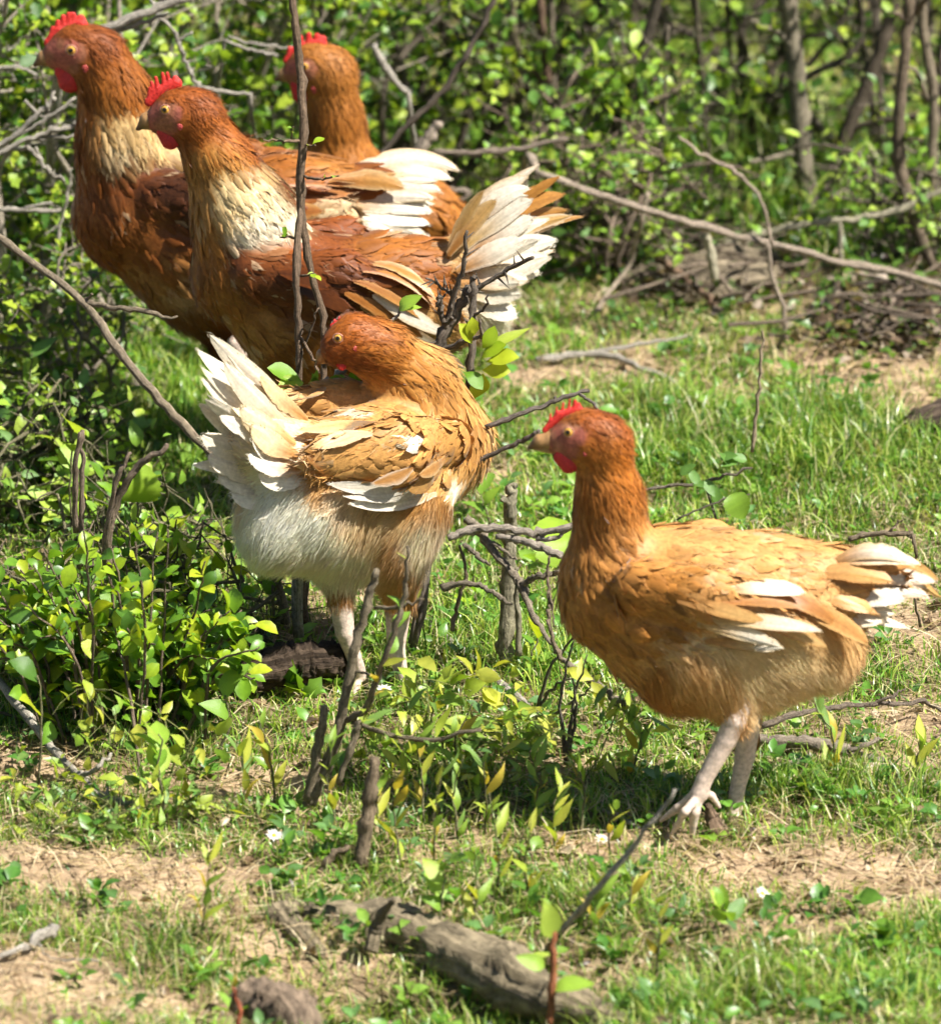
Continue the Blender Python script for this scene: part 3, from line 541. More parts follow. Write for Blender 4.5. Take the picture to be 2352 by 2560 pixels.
HEN_D = dict(seed=2, y0=.40, mid=(900, 1220), lat=(-.42, .91, 0), base=(0.528, 0.287, 0.111), nf=28000, nd=34000, fleck=.05,
  label='pale cream tailed hen seen from behind, its rust head turned back over the shoulder',
  body=[(((1085, 1120, .085), 135), ((930, 1215, .02), 205), .82, 32, 19, (-.8, -.4, -.25)), (((930, 1220, .02), 205), ((770, 1235, -.045), 165), .86, 34, 20, (-.9, -.4, .0)),
        (((770, 1170, -.04), 120), ((660, 1105, -.075), 78), .75, 34, 15, (-.8, -.3, .5)), (((760, 1290, -.05), 140), ((700, 1320, -.07), 100), .9, 26, 15, (-.5, -.3, -.6)),
        (((842, 872, .05), 40), ((880, 850, .055), 56), .75, 7, 4, (1, .1, .1)), (((880, 850, .055), 56), ((950, 880, .065), 68), .85, 13, 4.4, (.9, .2, -.2)),
        (((950, 880, .065), 68), ((1040, 960, .08), 92), .9, 26, 6.5, (.7, .2, -.6)), (((1040, 960, .08), 92), ((1090, 1100, .085), 135), .9, 32, 9, (.1, .0, -1)),
        (((985, 1370, .0), 95), ((998, 1485, .0), 36), .85, 24, 12, (0, 0, -1)), (((850, 1390, -.02), 80), ((852, 1470, -.025), 34), .85, 22, 12, (0, 0, -1))],
  wing=[(((1120, 1110, .02), 62), ((1000, 1130, -.058), 92), .5, 27, 19), (((1000, 1130, -.058), 92), ((820, 1140, -.105), 48), .5, 36, 19)],
  legs=[[(852, 1510, -.025, 36), (862, 1580, -.025, 28), (884, 1640, -.02, 22), (900, 1690, -.01, 22)], [(900, 1690, -.01, 17), (918, 1712, .005, 12), (936, 1725, .03, 7)], [(900, 1690, -.01, 15), (892, 1716, -.02, 12), (884, 1738, -.03, 7)],
        [(900, 1690, -.01, 15), (924, 1702, .02, 12), (944, 1700, .05, 7)], [(896, 1690, -.01, 13), (878, 1702, -.01, 10), (862, 1712, -.01, 6)],
        [(995, 1530, .0, 38), (990, 1620, .0, 26), (1004, 1690, .0, 20), (1012, 1716, .0, 20)], [(1012, 1716, .0, 16), (1034, 1732, -.0, 12), (1056, 1738, .0, 7)], [(1012, 1716, .0, 14), (1008, 1740, -.03, 11), (1000, 1756, -.05, 7)], [(1012, 1716, .0, 14), (1038, 1712, .03, 11), (1058, 1700, .06, 6)]],
  face=[(838, 870, 46, 62), (868, 858, 32, 45)], fluff=[(740, 1330, 190, 170), (880, 1400, 190, 140), (660, 1240, 110, 90), (1040, 1330, 110, 110), (980, 1480, 90, 110)],
  paint=[(940, 880, 150, 125, RUST, 1), (1000, 880, 90, 60, (0.274, 0.084, 0.015), .8), (1060, 940, 95, 85, ORNG, .85), (1100, 1000, 90, 70, (0.395, 0.175, 0.043), .8), (940, 975, 80, 60, BROWN, .6),
         (960, 1100, 230, 110, (0.441, 0.217, 0.074), .8), (1160, 1080, 80, 140, (0.418, 0.196, 0.062), .8), (720, 1340, 190, 150, WHITE, 1), (860, 1390, 160, 110, (0.741, 0.651, 0.522), .95), (960, 1320, 120, 70, CREAM, .8), (1000, 1390, 60, 70, BUFF, .7), (1070, 1350, 60, 90, (0.722, 0.632, 0.495), .8), (1000, 1500, 80, 70, (0.528, 0.295, 0.118), .9), (850, 1520, 62, 62, (0.365, 0.161, 0.050), .95),
         (640, 1120, 120, 150, (0.741, 0.632, 0.477), .85), (720, 1230, 90, 80, WHITE, .9), (1160, 1230, 40, 40, WHITE, .8), (700, 1040, 90, 60, CREAM, .6), (1040, 1105, 25, 16, WHITE, .9), (900, 1030, 30, 14, WHITE, .7), (830, 1080, 60, 20, CREAM, .7)],
  wq=[((960, 1060), (860, 1078), (735, 1100), 46, BUFF, (.60, .40, .2), CREAM), ((930, 1085), (850, 1098), (742, 1116), 40, BUFF, (.56, .34, .15), CREAM), ((1090, 1232), (980, 1252), (845, 1248), 40, (.6, .45, .3), WHITE, WHITE), ((1065, 1203), (940, 1226), (792, 1206), 50, WHITE, WHITE, (.82, .78, .7)), ((1050, 1220), (950, 1240), (830, 1234), 36, WHITE, WHITE, WHITE), ((1030, 1165), (985, 1178), (918, 1192), 40, BUFF, BUFF, WHITE), ((1090, 1170), (1050, 1190), (1000, 1204), 38, BUFF, (.50, .27, .10), BUFF), ((1110, 1140), (1070, 1158), (1020, 1172), 36, BUFF, BUFF, CREAM)],
  tailn=(.05, -1, .5),
  tq=[((770, 1065), (660, 960), (523, 835), 62, CREAM, (0.779, 0.707, 0.594), (0.722, 0.614, 0.450), -.05, -.10), ((760, 1075), (640, 985), (496, 880), 62, CREAM, (0.779, 0.707, 0.594), WHITE, -.055, -.115), ((750, 1090), (640, 1010), (560, 905), 56, CREAM, WHITE, (0.760, 0.651, 0.495), -.065, -.12), ((740, 1100), (620, 1030), (503, 945), 58, CREAM, WHITE, (0.741, 0.632, 0.468), -.06, -.12),
      ((730, 1115), (630, 1060), (512, 998), 54, CREAM, WHITE, WHITE, -.07, -.13), ((730, 1125), (640, 1080), (548, 1040), 50, CREAM, WHITE, WHITE, -.08, -.135), ((700, 1120), (600, 1075), (498, 1010), 64, CREAM, (0.703, 0.614, 0.486), WHITE, -.05, -.10), ((710, 1150), (600, 1130), (505, 1088), 74, CREAM, (0.722, 0.642, 0.522), WHITE, -.06, -.11),
      ((720, 1180), (610, 1170), (520, 1140), 74, CREAM, (0.741, 0.660, 0.540), WHITE, -.065, -.11), ((720, 1200), (640, 1200), (545, 1190), 76, CREAM, (0.760, 0.679, 0.558), WHITE, -.07, -.10), ((740, 1220), (660, 1235), (580, 1235), 76, WHITE, WHITE, WHITE, -.075, -.10), ((740, 1110), (670, 1070), (600, 1015), 64, (0.546, 0.344, 0.148), (0.760, 0.651, 0.486), CREAM, -.09, -.125), ((750, 1140), (690, 1110), (630, 1065), 66, BUFF, (0.722, 0.577, 0.378), CREAM, -.10, -.12),
      ((760, 1170), (690, 1160), (620, 1140), 60, BUFF, WHITE, WHITE, -.10, -.125), ((770, 1050), (710, 1000), (650, 940), 50, BUFF, CREAM, CREAM, -.05, -.085), ((770, 1200), (700, 1200), (650, 1180), 60, WHITE, WHITE, WHITE, -.10, -.12)],
  comb=spikes([((832, 814), (862, 799), 8, 7), ((840, 808), (836, 799), 6, 3), ((850, 802), (848, 793), 6, 3)]), hd=.05, hlat=(0, 1, 0),
  wattle=[(850, 905, 9, 856, 910, 9)], lobe=(888, 872, 11), beak=[(832, 875, 23), (808, 888, 15), (793, 909, 5)], lbeak=[(830, 896, 12), (800, 906, 5)], eye=(845, 845, 12))

HEN_C = dict(tone=.98, seed=3, y0=.92, mid=(800, 770), base=BROWN, nf=28000, nd=12000, fleck=.10,
  label='chestnut hen with pale cream lower neck and raised white tail fan, behind the thorny twigs',
  body=[(((600, 690), 120), ((790, 775), 190), .84, 30, 17, (.5, -.7)), (((790, 775), 190), ((990, 745), 150), .84, 38, 20, (1, -.2)), (((990, 730), 140), ((1130, 690), 80), .75, 40, 17, (1, .1)), (((1120, 690), 85), ((1190, 620), 55), .62, 40, 14, (.8, .8)), (((1060, 790), 120), ((1190, 770), 75), .8, 28, 15, (.8, -.4)),
        (((400, 300), 30), ((440, 283), 48), .72, 7, 4, (1, -.05)), (((440, 281), 49), ((488, 292), 56), .8, 12, 4.2, (.9, -.5)), (((488, 292), 56), ((545, 400), 73), .9, 24, 5.5, (.45, -1)), (((545, 400), 73), ((605, 530), 110), .9, 32, 8, (.5, -1)), (((605, 530), 118), ((640, 640), 140), .9, 34, 12, (.6, -.8)),
        (((820, 900), 95), ((830, 990), 45), .8, 22, 12, (.1, -1)), (((870, 900, .06), 90), ((880, 990, .06), 45), .8, 22, 12, (.1, -1))],
  wing=[(((650, 690, -.05), 70), ((830, 720, -.065), 95), .55, 28, 17), (((830, 720, -.065), 95), ((1080, 790, -.055), 52), .55, 38, 18)],
  legs=auto_leg(825, -.05, 985, 1366)+auto_leg(885, .06, 985, 1290),
  face=[(400, 292, 42, 42), (422, 282, 36, 32), (418, 318, 30, 22)], fluff=[(1190, 760, 110, 100), (850, 920, 200, 100)],
  paint=[(480, 280, 110, 85, RUST, 1), (545, 340, 90, 90, (0.274, 0.084, 0.017), 1), (540, 430, 85, 70, (0.426, 0.210, 0.062), .9), (590, 510, 110, 90, (0.616, 0.451, 0.252), 1), (680, 540, 110, 70, (0.722, 0.614, 0.432), 1), (640, 580, 100, 50, WHITE, .55), (505, 520, 40, 130, (0.380, 0.175, 0.053), .75), (520, 680, 50, 150, (0.304, 0.126, 0.037), .7), (560, 820, 110, 130, (0.319, 0.140, 0.043), .7), (700, 900, 180, 100, (0.380, 0.182, 0.062), .8),
         (760, 640, 160, 60, RUST, .7), (820, 690, 150, 90, BROWN, .5), (880, 740, 80, 60, DARK, .5), (1000, 620, 120, 50, (0.319, 0.119, 0.028), .8), (1090, 690, 80, 90, (0.258, 0.091, 0.022), .7), (1130, 610, 60, 40, (0.380, 0.168, 0.050), .8), (1010, 760, 110, 60, (0.350, 0.140, 0.034), .8), (1100, 830, 140, 60, (0.528, 0.312, 0.133), .9), (1200, 640, 90, 80, (0.546, 0.344, 0.163), .8), (1220, 760, 90, 100, (0.760, 0.670, 0.522), .95)],
  wq=[((900, 680), (1000, 700), (1070, 790), 56, (0.304, 0.105, 0.025), (0.395, 0.175, 0.043), (.56, .3, .1)), ((880, 700), (980, 730), (1060, 810), 50, (0.319, 0.119, 0.031), (0.380, 0.168, 0.043), (.56, .3, .1)), ((930, 660), (1010, 670), (1085, 760), 52, (0.380, 0.182, 0.062), (0.426, 0.210, 0.062), CREAM), ((860, 730), (960, 770), (1050, 830), 44, (0.319, 0.119, 0.031), (0.365, 0.154, 0.043), BUFF),
      ((930, 735), (1010, 780), (1110, 822), 46, WHITE, WHITE, (.6, .4, .2)), ((900, 760), (1000, 810), (1090, 850), 44, BUFF, (0.528, 0.312, 0.133), CREAM), ((950, 790), (1050, 830), (1160, 860), 44, CREAM, WHITE, BUFF), ((700, 680), (760, 690), (830, 720), 50, BROWN, BROWN, RUST), ((740, 720), (810, 730), (880, 770), 50, DARK, BROWN, BROWN)],
  tailn=(.15, -1, .65),
  tq=[((1130, 620), (1210, 500), (1318, 440), 56, GOLD, WHITE, (0.581, 0.361, 0.148), .0, .0), ((1140, 610), (1230, 490), (1322, 470), 50, BUFF, WHITE, WHITE, -.012, -.012), ((1150, 620), (1280, 510), (1410, 486), 54, ORNG, (0.395, 0.175, 0.043), (0.426, 0.210, 0.062), .03, .05), ((1160, 640), (1290, 560), (1418, 525), 56, GOLD, (0.418, 0.196, 0.056), (0.616, 0.410, 0.222), .035, .055), ((1160, 640), (1290, 580), (1405, 550), 54, BUFF, (0.546, 0.328, 0.133), WHITE, .02, .04),
      ((1150, 630), (1250, 540), (1330, 500), 54, (0.581, 0.377, 0.163), WHITE, WHITE, -.02, -.02), ((1160, 650), (1260, 580), (1335, 545), 56, BUFF, WHITE, WHITE, -.025, -.025), ((1160, 670), (1280, 620), (1390, 600), 58, CREAM, WHITE, WHITE, .0, .02), ((1150, 690), (1280, 660), (1375, 645), 58, CREAM, WHITE, (0.616, 0.410, 0.222), -.005, .01), ((1150, 700), (1260, 690), (1350, 680), 60, CREAM, WHITE, WHITE, -.01, .0),
      ((1140, 680), (1230, 640), (1310, 600), 58, BUFF, WHITE, WHITE, -.034, -.034), ((1140, 710), (1230, 700), (1320, 700), 60, BUFF, WHITE, CREAM, -.035, -.03), ((1150, 730), (1230, 740), (1300, 735), 62, CREAM, WHITE, WHITE, -.035, -.03), ((1150, 750), (1230, 780), (1290, 790), 60, CREAM, WHITE, WHITE, -.03, -.025), ((1120, 640), (1180, 560), (1240, 500), 50, (0.350, 0.154, 0.043), (0.546, 0.328, 0.133), CREAM, -.03, -.03)],
  comb=spikes([((372, 254), (400, 227), 11, 13), ((400, 227), (440, 208), 13, 14), ((375, 240), (374, 220), 7, 4), ((384, 232), (379, 206), 7, 4), ((396, 226), (389, 193), 7, 4), ((412, 220), (406, 183), 7, 4), ((424, 214), (418, 182), 7, 4), ((440, 208), (438, 195), 11, 7)]),
  wattle=[(410, 328, 15, 426, 342, 20)], lobe=(450, 316, 12), beak=[(402, 292, 22), (368, 300, 16), (345, 321, 5)], lbeak=[(402, 315, 12), (355, 318, 5)], eye=(413, 273, 12))

HEN_A = dict(tone=.84, seed=4, y0=1.16, mid=(520, 600), base=(0.190, 0.059, 0.014), nf=28000, nd=8000, fleck=.05,
  label='dark rust hen with upright neck and tall red comb, nearest to the leafy hawthorn hedge',
  body=[(((330, 545), 140), ((530, 620), 208), .84, 30, 17, (.4, -.8)), (((530, 615), 208), ((720, 560), 165), .84, 38, 20, (1, -.1)), (((720, 540), 150), ((900, 490), 85), .75, 40, 17, (1, -.05)),
        (((140, 138), 30), ((185, 122), 50), .72, 7, 4, (1, -.05)), (((185, 122), 51), ((240, 140), 60), .8, 12, 4.2, (.9, -.4)), (((240, 140), 60), ((285, 230), 76), .9, 25, 5.5, (.4, -1)), (((285, 230), 76), ((310, 360), 106), .9, 32, 8, (.3, -1)), (((310, 360), 112), ((345, 500), 145), .9, 34, 12, (.4, -.9)), (((330, 380), 85), ((480, 450), 80), .8, 34, 11, (1, -.3)),
        (((560, 760), 90), ((560, 860), 42), .8, 22, 12, (.1, -1)), (((600, 760, .06), 85), ((600, 860, .06), 42), .8, 22, 12, (.1, -1))],
  wing=[(((400, 500, -.05), 70), ((570, 520, -.07), 95), .55, 28, 17), (((570, 520, -.07), 95), ((830, 540, -.05), 55), .55, 38, 18)],
  legs=auto_leg(575, -.05, 860, 1200)+auto_leg(620, .06, 850, 1130),
  face=[(145, 138, 46, 46), (180, 130, 40, 34), (172, 166, 30, 24)], fluff=[(560, 800, 150, 80)],
  paint=[(230, 120, 120, 75, RUST, 1), (300, 220, 110, 110, (0.289, 0.095, 0.019), 1), (250, 300, 90, 90, (0.319, 0.126, 0.031), .8), (340, 330, 130, 60, (0.581, 0.377, 0.178), .95), (290, 385, 70, 50, (0.703, 0.558, 0.360), .85), (430, 370, 90, 45, (0.616, 0.426, 0.222), .8), (215, 400, 40, 200, (0.243, 0.084, 0.022), .7), (340, 480, 140, 90, (0.152, 0.042, 0.010), .8), (470, 500, 160, 90, DARK, .85), (300, 640, 140, 140, (0.258, 0.091, 0.025), .8), (420, 760, 150, 110, (0.350, 0.168, 0.062), .85), (460, 740, 60, 40, (0.546, 0.361, 0.207), .6),
         (700, 430, 140, 60, (0.319, 0.112, 0.025), .85), (800, 420, 90, 40, (0.380, 0.154, 0.037), .8), (740, 490, 100, 60, (0.228, 0.070, 0.015), .7), (880, 560, 130, 70, (0.616, 0.443, 0.266), .85)],
  wq=[((560, 500), (660, 500), (760, 520), 56, BROWN, RUST, RUST), ((600, 540), (700, 530), (800, 520), 52, BROWN, (0.266, 0.098, 0.025), (.5, .3, .12)), ((640, 470), (740, 470), (850, 490), 54, RUST, (0.334, 0.126, 0.031), BUFF)],
  tailn=(.1, -1, .45),
  tq=[((840, 450), (1010, 360), (1150, 428), 50, WHITE, WHITE, (0.546, 0.312, 0.104), .0, .01), ((840, 470), (1010, 410), (1130, 448), 46, BUFF, WHITE, CREAM, -.01, .0), ((830, 490), (990, 440), (1102, 478), 52, BUFF, WHITE, (0.581, 0.361, 0.148), -.02, -.015), ((820, 500), (960, 480), (1086, 496), 54, GOLD, WHITE, CREAM, -.03, -.025), ((820, 520), (960, 500), (1080, 530), 56, BUFF, WHITE, WHITE, -.035, -.03),
      ((800, 540), (940, 530), (1075, 560), 60, BUFF, WHITE, WHITE, -.04, -.035), ((800, 560), (930, 560), (1070, 592), 60, CREAM, WHITE, WHITE, -.045, -.04), ((790, 580), (920, 590), (1040, 612), 62, CREAM, WHITE, WHITE, -.05, -.045), ((780, 560), (880, 560), (990, 580), 62, CREAM, WHITE, WHITE, -.055, -.055), ((770, 600), (870, 615), (970, 630), 60, CREAM, WHITE, WHITE, -.055, -.05), ((820, 460), (920, 440), (1010, 470), 54, GOLD, (0.426, 0.210, 0.062), CREAM, -.035, -.035)],
  comb=spikes([((122, 106), (150, 80), 12, 16), ((150, 80), (200, 62), 16, 18), ((130, 92), (133, 70), 10, 6), ((145, 83), (145, 54), 10, 6), ((160, 74), (158, 41), 10, 6), ((175, 68), (172, 35), 10, 6), ((188, 64), (183, 35), 10, 6), ((200, 64), (202, 46), 14, 10)]),
  wattle=[(162, 174, 20, 176, 192, 26)], lobe=(214, 170, 13), beak=[(142, 134, 24), (112, 144, 16), (88, 160, 5)], lbeak=[(142, 156, 13), (100, 158, 5)], eye=(178, 124, 13))

HEN_B = dict(tone=1.0, seed=5, y0=1.44, mid=(960, 560), base=(0.304, 0.119, 0.031), nf=20000, fleck=.01,
  label='plain orange brown hen standing behind the other hens, only neck and rump showing',
  body=[(((850, 470), 115), ((960, 560), 140), .84, 30, 17, (.5, -.7)), (((960, 560), 140), ((1050, 560), 100), .84, 38, 18, (1, -.1)), (((1050, 550), 95), ((1130, 570), 55), .75, 40, 16, (1, -.2)),
        (((738, 182), 26), ((778, 165), 46), .72, 7, 4, (1, -.05)), (((778, 165), 47), ((822, 185), 54), .8, 12, 4.2, (.9, -.5)), (((822, 185), 54), ((836, 290), 58), .9, 22, 5, (.2, -1)), (((836, 290), 58), ((856, 420), 82), .9, 28, 7, (.25, -1)),
        (((960, 660), 70), ((960, 720), 36), .8, 22, 12, (.1, -1)), (((1000, 660, .05), 65), ((1000, 720, .05), 36), .8, 22, 12, (.1, -1))],
  wing=[(((900, 520, -.045), 60), ((1060, 560, -.045), 50), .55, 34, 17)],
  legs=auto_leg(965, -.045, 720, 1020, .85)+auto_leg(1005, .05, 720, 960, .85),
  face=[(740, 182, 38, 40), (765, 172, 30, 30)], fluff=[],
  paint=[(830, 170, 70, 60, (0.334, 0.133, 0.034), 1), (860, 360, 90, 130, (0.304, 0.112, 0.025), .7), (1090, 540, 90, 60, (0.334, 0.126, 0.025), .8)],
  wq=[((960, 520), (1040, 530), (1120, 570), 44, GOLD, (0.334, 0.126, 0.031), GOLD)],
  tailn=(.1, -1, .4), tq=[((1040, 530), (1100, 530), (1165, 560), 56, GOLD, (0.342, 0.133, 0.031), GOLD, 0, 0), ((1040, 550), (1100, 560), (1160, 590), 56, GOLD, (0.319, 0.119, 0.028), GOLD, -.02, -.02), ((1030, 570), (1090, 590), (1145, 610), 56, GOLD, (0.319, 0.119, 0.028), GOLD, -.03, -.03)],
  comb=spikes([((718, 150), (745, 125), 10, 14), ((745, 125), (800, 110), 14, 16), ((724, 138), (724, 119), 8, 5), ((750, 122), (751, 93), 9, 6), ((770, 116), (772, 85), 9, 6), ((790, 110), (792, 89), 10, 7), ((802, 108), (806, 97), 12, 9)]),
  wattle=[(742, 210, 14, 752, 228, 18)], lobe=(786, 222, 13), beak=[(738, 182, 21), (712, 186, 14), (691, 198, 5)], lbeak=[(738, 200, 11), (702, 198, 4)], eye=(762, 165, 11))
for sp in (HEN_E, HEN_D, HEN_C, HEN_A, HEN_B): make_hen(sp)
# ------------------------------------------------------------------ ground
def gxy(px, py): q = H(px, py, 0.0); return q[0], q[1]
HOLLOW = [(1020, 2470, .17, .085, .075), (1330, 2540, .10, .04, .03), (690, 2370, .07, .035, .025)]
HOLLOW = [(*gxy(a, b), sx, sy, d) for a, b, sx, sy, d in HOLLOW]
def gh(x, y):
    x, y = np.asarray(x, float), np.asarray(y, float); q = np.stack([x, y], -1)
    z = .012*(vnoise(q*9, 21)-.5)+.011*(vnoise(q*27, 22)-.5)+.006*(vnoise(q*75, 23)-.5)
    for (a, b, sx, sy, d) in HOLLOW: z = z-d*np.exp(-((x-a)/sx)**2-((y-b)/sy)**2)
    far = sstep(6, 40, np.hypot(x, y)); return z*(1-far)
BARE = [(200, 2170, .11, .05), (420, 2200, .10, .05), (520, 2500, .20, .05), (120, 2420, .10, .05), (2080, 2180, .13, .05), (2300, 2230, .12, .07), (2000, 2320, .10, .05), (2240, 1580, .08, .06), (620, 1960, .08, .05), (2330, 1060, .06, .10), (1350, 960, .06, .07), (1600, 930, .07, .07), (1850, 1000, .05, .08), (2200, 960, .08, .07), (1500, 1080, .04, .05), (1650, 1480, .05, .04),
        (2130, 880, .10, .10), (1330, 1900, .05, .04), (60, 1900, .08, .06), (1180, 2500, .12, .06), (700, 2380, .10, .05), (1500, 2130, .06, .04), (2300, 1800, .06, .05), (1780, 680, .12, .10), (2200, 780, .12, .10)]
BARE = [(*gxy(a, b), sx, sy) for a, b, sx, sy in BARE]
LUSH = [(2050, 1150, .28, .22), (1700, 1150, .16, .16), (330, 1000, .20, .30), (1250, 1650, .14, .12), (500, 2380, .12, .05), (1150, 2470, .05, .03), (2100, 2000, .16, .06), (1700, 2500, .24, .05), (2330, 2330, .05, .04), (1900, 450, .30, .30)]
LUSH = [(*gxy(a, b), sx, sy) for a, b, sx, sy in LUSH]
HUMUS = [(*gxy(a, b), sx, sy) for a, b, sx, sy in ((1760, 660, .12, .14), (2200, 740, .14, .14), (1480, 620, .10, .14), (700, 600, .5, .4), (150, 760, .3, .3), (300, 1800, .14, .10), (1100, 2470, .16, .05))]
def blobs(x, y, lst):
    w = np.zeros(np.shape(x))
    for (a, b, sx, sy) in lst: w = np.maximum(w, np.exp(-((x-a)/sx)**2-((y-b)/sy)**2))
    return w
def density(x, y):
    q = np.stack([x, y], -1); d = .10+.95*(vnoise(q*7, 31)*.5+vnoise(q*19, 32)*.5)
    d = d-.70*blobs(x, y, BARE)+.45*blobs(x, y, LUSH)
    return np.clip(d, 0.02, 1)
def axis(a, b, st, ext):
    c = np.arange(a, b+st/2, st); e = np.geomspace(st, ext, 26).cumsum(); return np.concatenate([a-e[::-1], c, b+e])
gx, gy_ = axis(-.95, .95, .0125, 70), axis(-1.05, 3.9, .0145, 70); GX, GY = np.meshgrid(gx, gy_, indexing='ij'); nx, ny = GX.shape
gv = np.stack([GX, GY, gh(GX, GY)], -1).reshape(-1, 3); ii = np.arange(nx-1)[:, None]*ny+np.arange(ny-1)[None]
gq = np.stack([ii, ii+ny, ii+ny+1, ii+1], -1).reshape(-1, 4)
de = density(gv[:, 0], gv[:, 1])[:, None]; vn = vnoise(gv[:, :2]*30, 41)[:, None]
hum = blobs(gv[:, 0], gv[:, 1], HUMUS)[:, None]; soilc = np.array([.42, .31, .20])*(.8+.4*vn)*(1-hum*.72); shaded_thatch = np.array([.12, .105, .05])*(.5+1.0*vn); farc = np.array([.10, .16, .03])  # thatch colour darkened to stand for the shade between grass blades
gc = soilc*(1-sstep(.25, .75, de))+shaded_thatch*sstep(.25, .75, de); fw = sstep(4.5, 9, np.abs(gv[:, 1]-1))[:, None]; gc = gc*(1-fw)+farc*fw
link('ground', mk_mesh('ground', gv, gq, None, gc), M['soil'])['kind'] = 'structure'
# ------------------------------------------------------------------ grass, weeds, straw (nobody could count them)
def in_frame_pts(n, y0, y1, g, mx=1.25):         # points on the ground, thick where the camera looks, thin to the sides
    y = g.uniform(y0, y1, n); half = (y-CAM[1])/math.cos(PITCH)/FPX*1176
    x = np.where(g.random(n) < .84, g.uniform(-1, 1, n)*half*1.08, g.uniform(-1, 1, n)*(half+.45)); return x, y
def blades(x, y, L, wd, C, lean, g, rows=4):
    n = len(x); az = g.uniform(0, 2*math.pi, n); d = np.stack([np.cos(az), np.sin(az), np.zeros(n)], 1)
    fa = az+g.normal(0, .5, n)+math.pi/2; s = np.stack([np.cos(fa), np.sin(fa), g.normal(0, .2, n)], 1)
    b = np.stack([x, y, gh(x, y)-.003], 1); t = np.linspace(0, 1, rows); V = np.zeros((n, rows*2-1, 3)); CC = np.zeros((n, rows*2-1, 3))
    for r in range(rows):
        c = b+d*(L*lean*t[r]**1.8)[:, None]+np.array([0, 0, 1.0])*(L*(t[r]-.45*lean*t[r]**2.2))[:, None]
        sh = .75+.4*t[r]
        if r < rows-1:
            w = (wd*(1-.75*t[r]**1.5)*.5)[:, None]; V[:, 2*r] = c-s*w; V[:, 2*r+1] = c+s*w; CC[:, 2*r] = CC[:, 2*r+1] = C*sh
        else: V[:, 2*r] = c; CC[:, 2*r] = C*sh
    o = np.arange(n)[:, None]*(rows*2-1); Q = np.concatenate([o+np.array([2*r, 2*r+1, 2*r+3, 2*r+2]) for r in range(rows-2)]); k = 2*(rows-2); T = o+np.array([k, k+1, k+2])
    return V.reshape(-1, 3), Q, T, CC.reshape(-1, 3)
def pick(cols, n, g, p=None): return np.asarray(cols)[g.choice(len(cols), n, p=p)]*(1+g.normal(0, .12, (n, 1)))
g = np.random.default_rng(71)
GREENS = [(.06, .155, .018), (.12, .245, .028), (.20, .32, .04), (.32, .39, .08), (.48, .45, .25)]
B = MB()
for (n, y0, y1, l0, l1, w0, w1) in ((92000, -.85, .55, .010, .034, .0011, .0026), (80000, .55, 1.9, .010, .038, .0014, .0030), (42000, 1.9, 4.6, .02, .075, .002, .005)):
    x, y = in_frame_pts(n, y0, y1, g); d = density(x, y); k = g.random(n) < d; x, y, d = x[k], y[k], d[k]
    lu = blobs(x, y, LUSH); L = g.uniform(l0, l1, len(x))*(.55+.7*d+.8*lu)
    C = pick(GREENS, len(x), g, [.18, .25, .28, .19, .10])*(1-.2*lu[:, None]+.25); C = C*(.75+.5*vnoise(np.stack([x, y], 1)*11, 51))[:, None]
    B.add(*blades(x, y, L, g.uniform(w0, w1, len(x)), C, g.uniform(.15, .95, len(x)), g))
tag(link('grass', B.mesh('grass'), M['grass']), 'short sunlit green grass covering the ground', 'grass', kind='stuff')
B = MB(); n = 24000; x, y = in_frame_pts(n, -.85, 3.2, g); k = g.random(n) > blobs(x, y, HUMUS)*.9; x, y = x[k], y[k]; n = len(x); az = g.uniform(0, 2*math.pi, n); L = g.uniform(.012, .07, n); w = g.uniform(.0003, .0009, n)
d = np.stack([np.cos(az), np.sin(az), g.normal(0, .14, n)], 1); s = np.stack([-np.sin(az), np.cos(az), np.zeros(n)], 1); c = np.stack([x, y, gh(x, y)+g.uniform(.002, .012, n)], 1); up = np.array([0, 0, 1.0])
V = np.stack([c-d*L[:, None]*.5-s*w[:, None], c-d*L[:, None]*.5+s*w[:, None], c+up*w[:, None]+s*w[:, None]+up*(L*.05)[:, None], c+up*w[:, None]-s*w[:, None]+up*(L*.05)[:, None], c+d*L[:, None]*.5+s*w[:, None]*.6, c+d*L[:, None]*.5-s*w[:, None]*.6], 1)
o = np.arange(n)[:, None]*6; C = pick([(.55, .43, .26), (.40, .30, .17), (.62, .53, .37), (.22, .15, .09), (.30, .25, .10)], n, g)
B.add(V.reshape(-1, 3), np.concatenate([o+np.array([0, 1, 2, 3]), o+np.array([3, 2, 4, 5])]), None, np.repeat(C, 6, 0))
tag(link('straw_litter', B.mesh('straw'), M['grass']), 'dry straw bits and dead grass stems scattered over the soil', 'straw', kind='stuff')
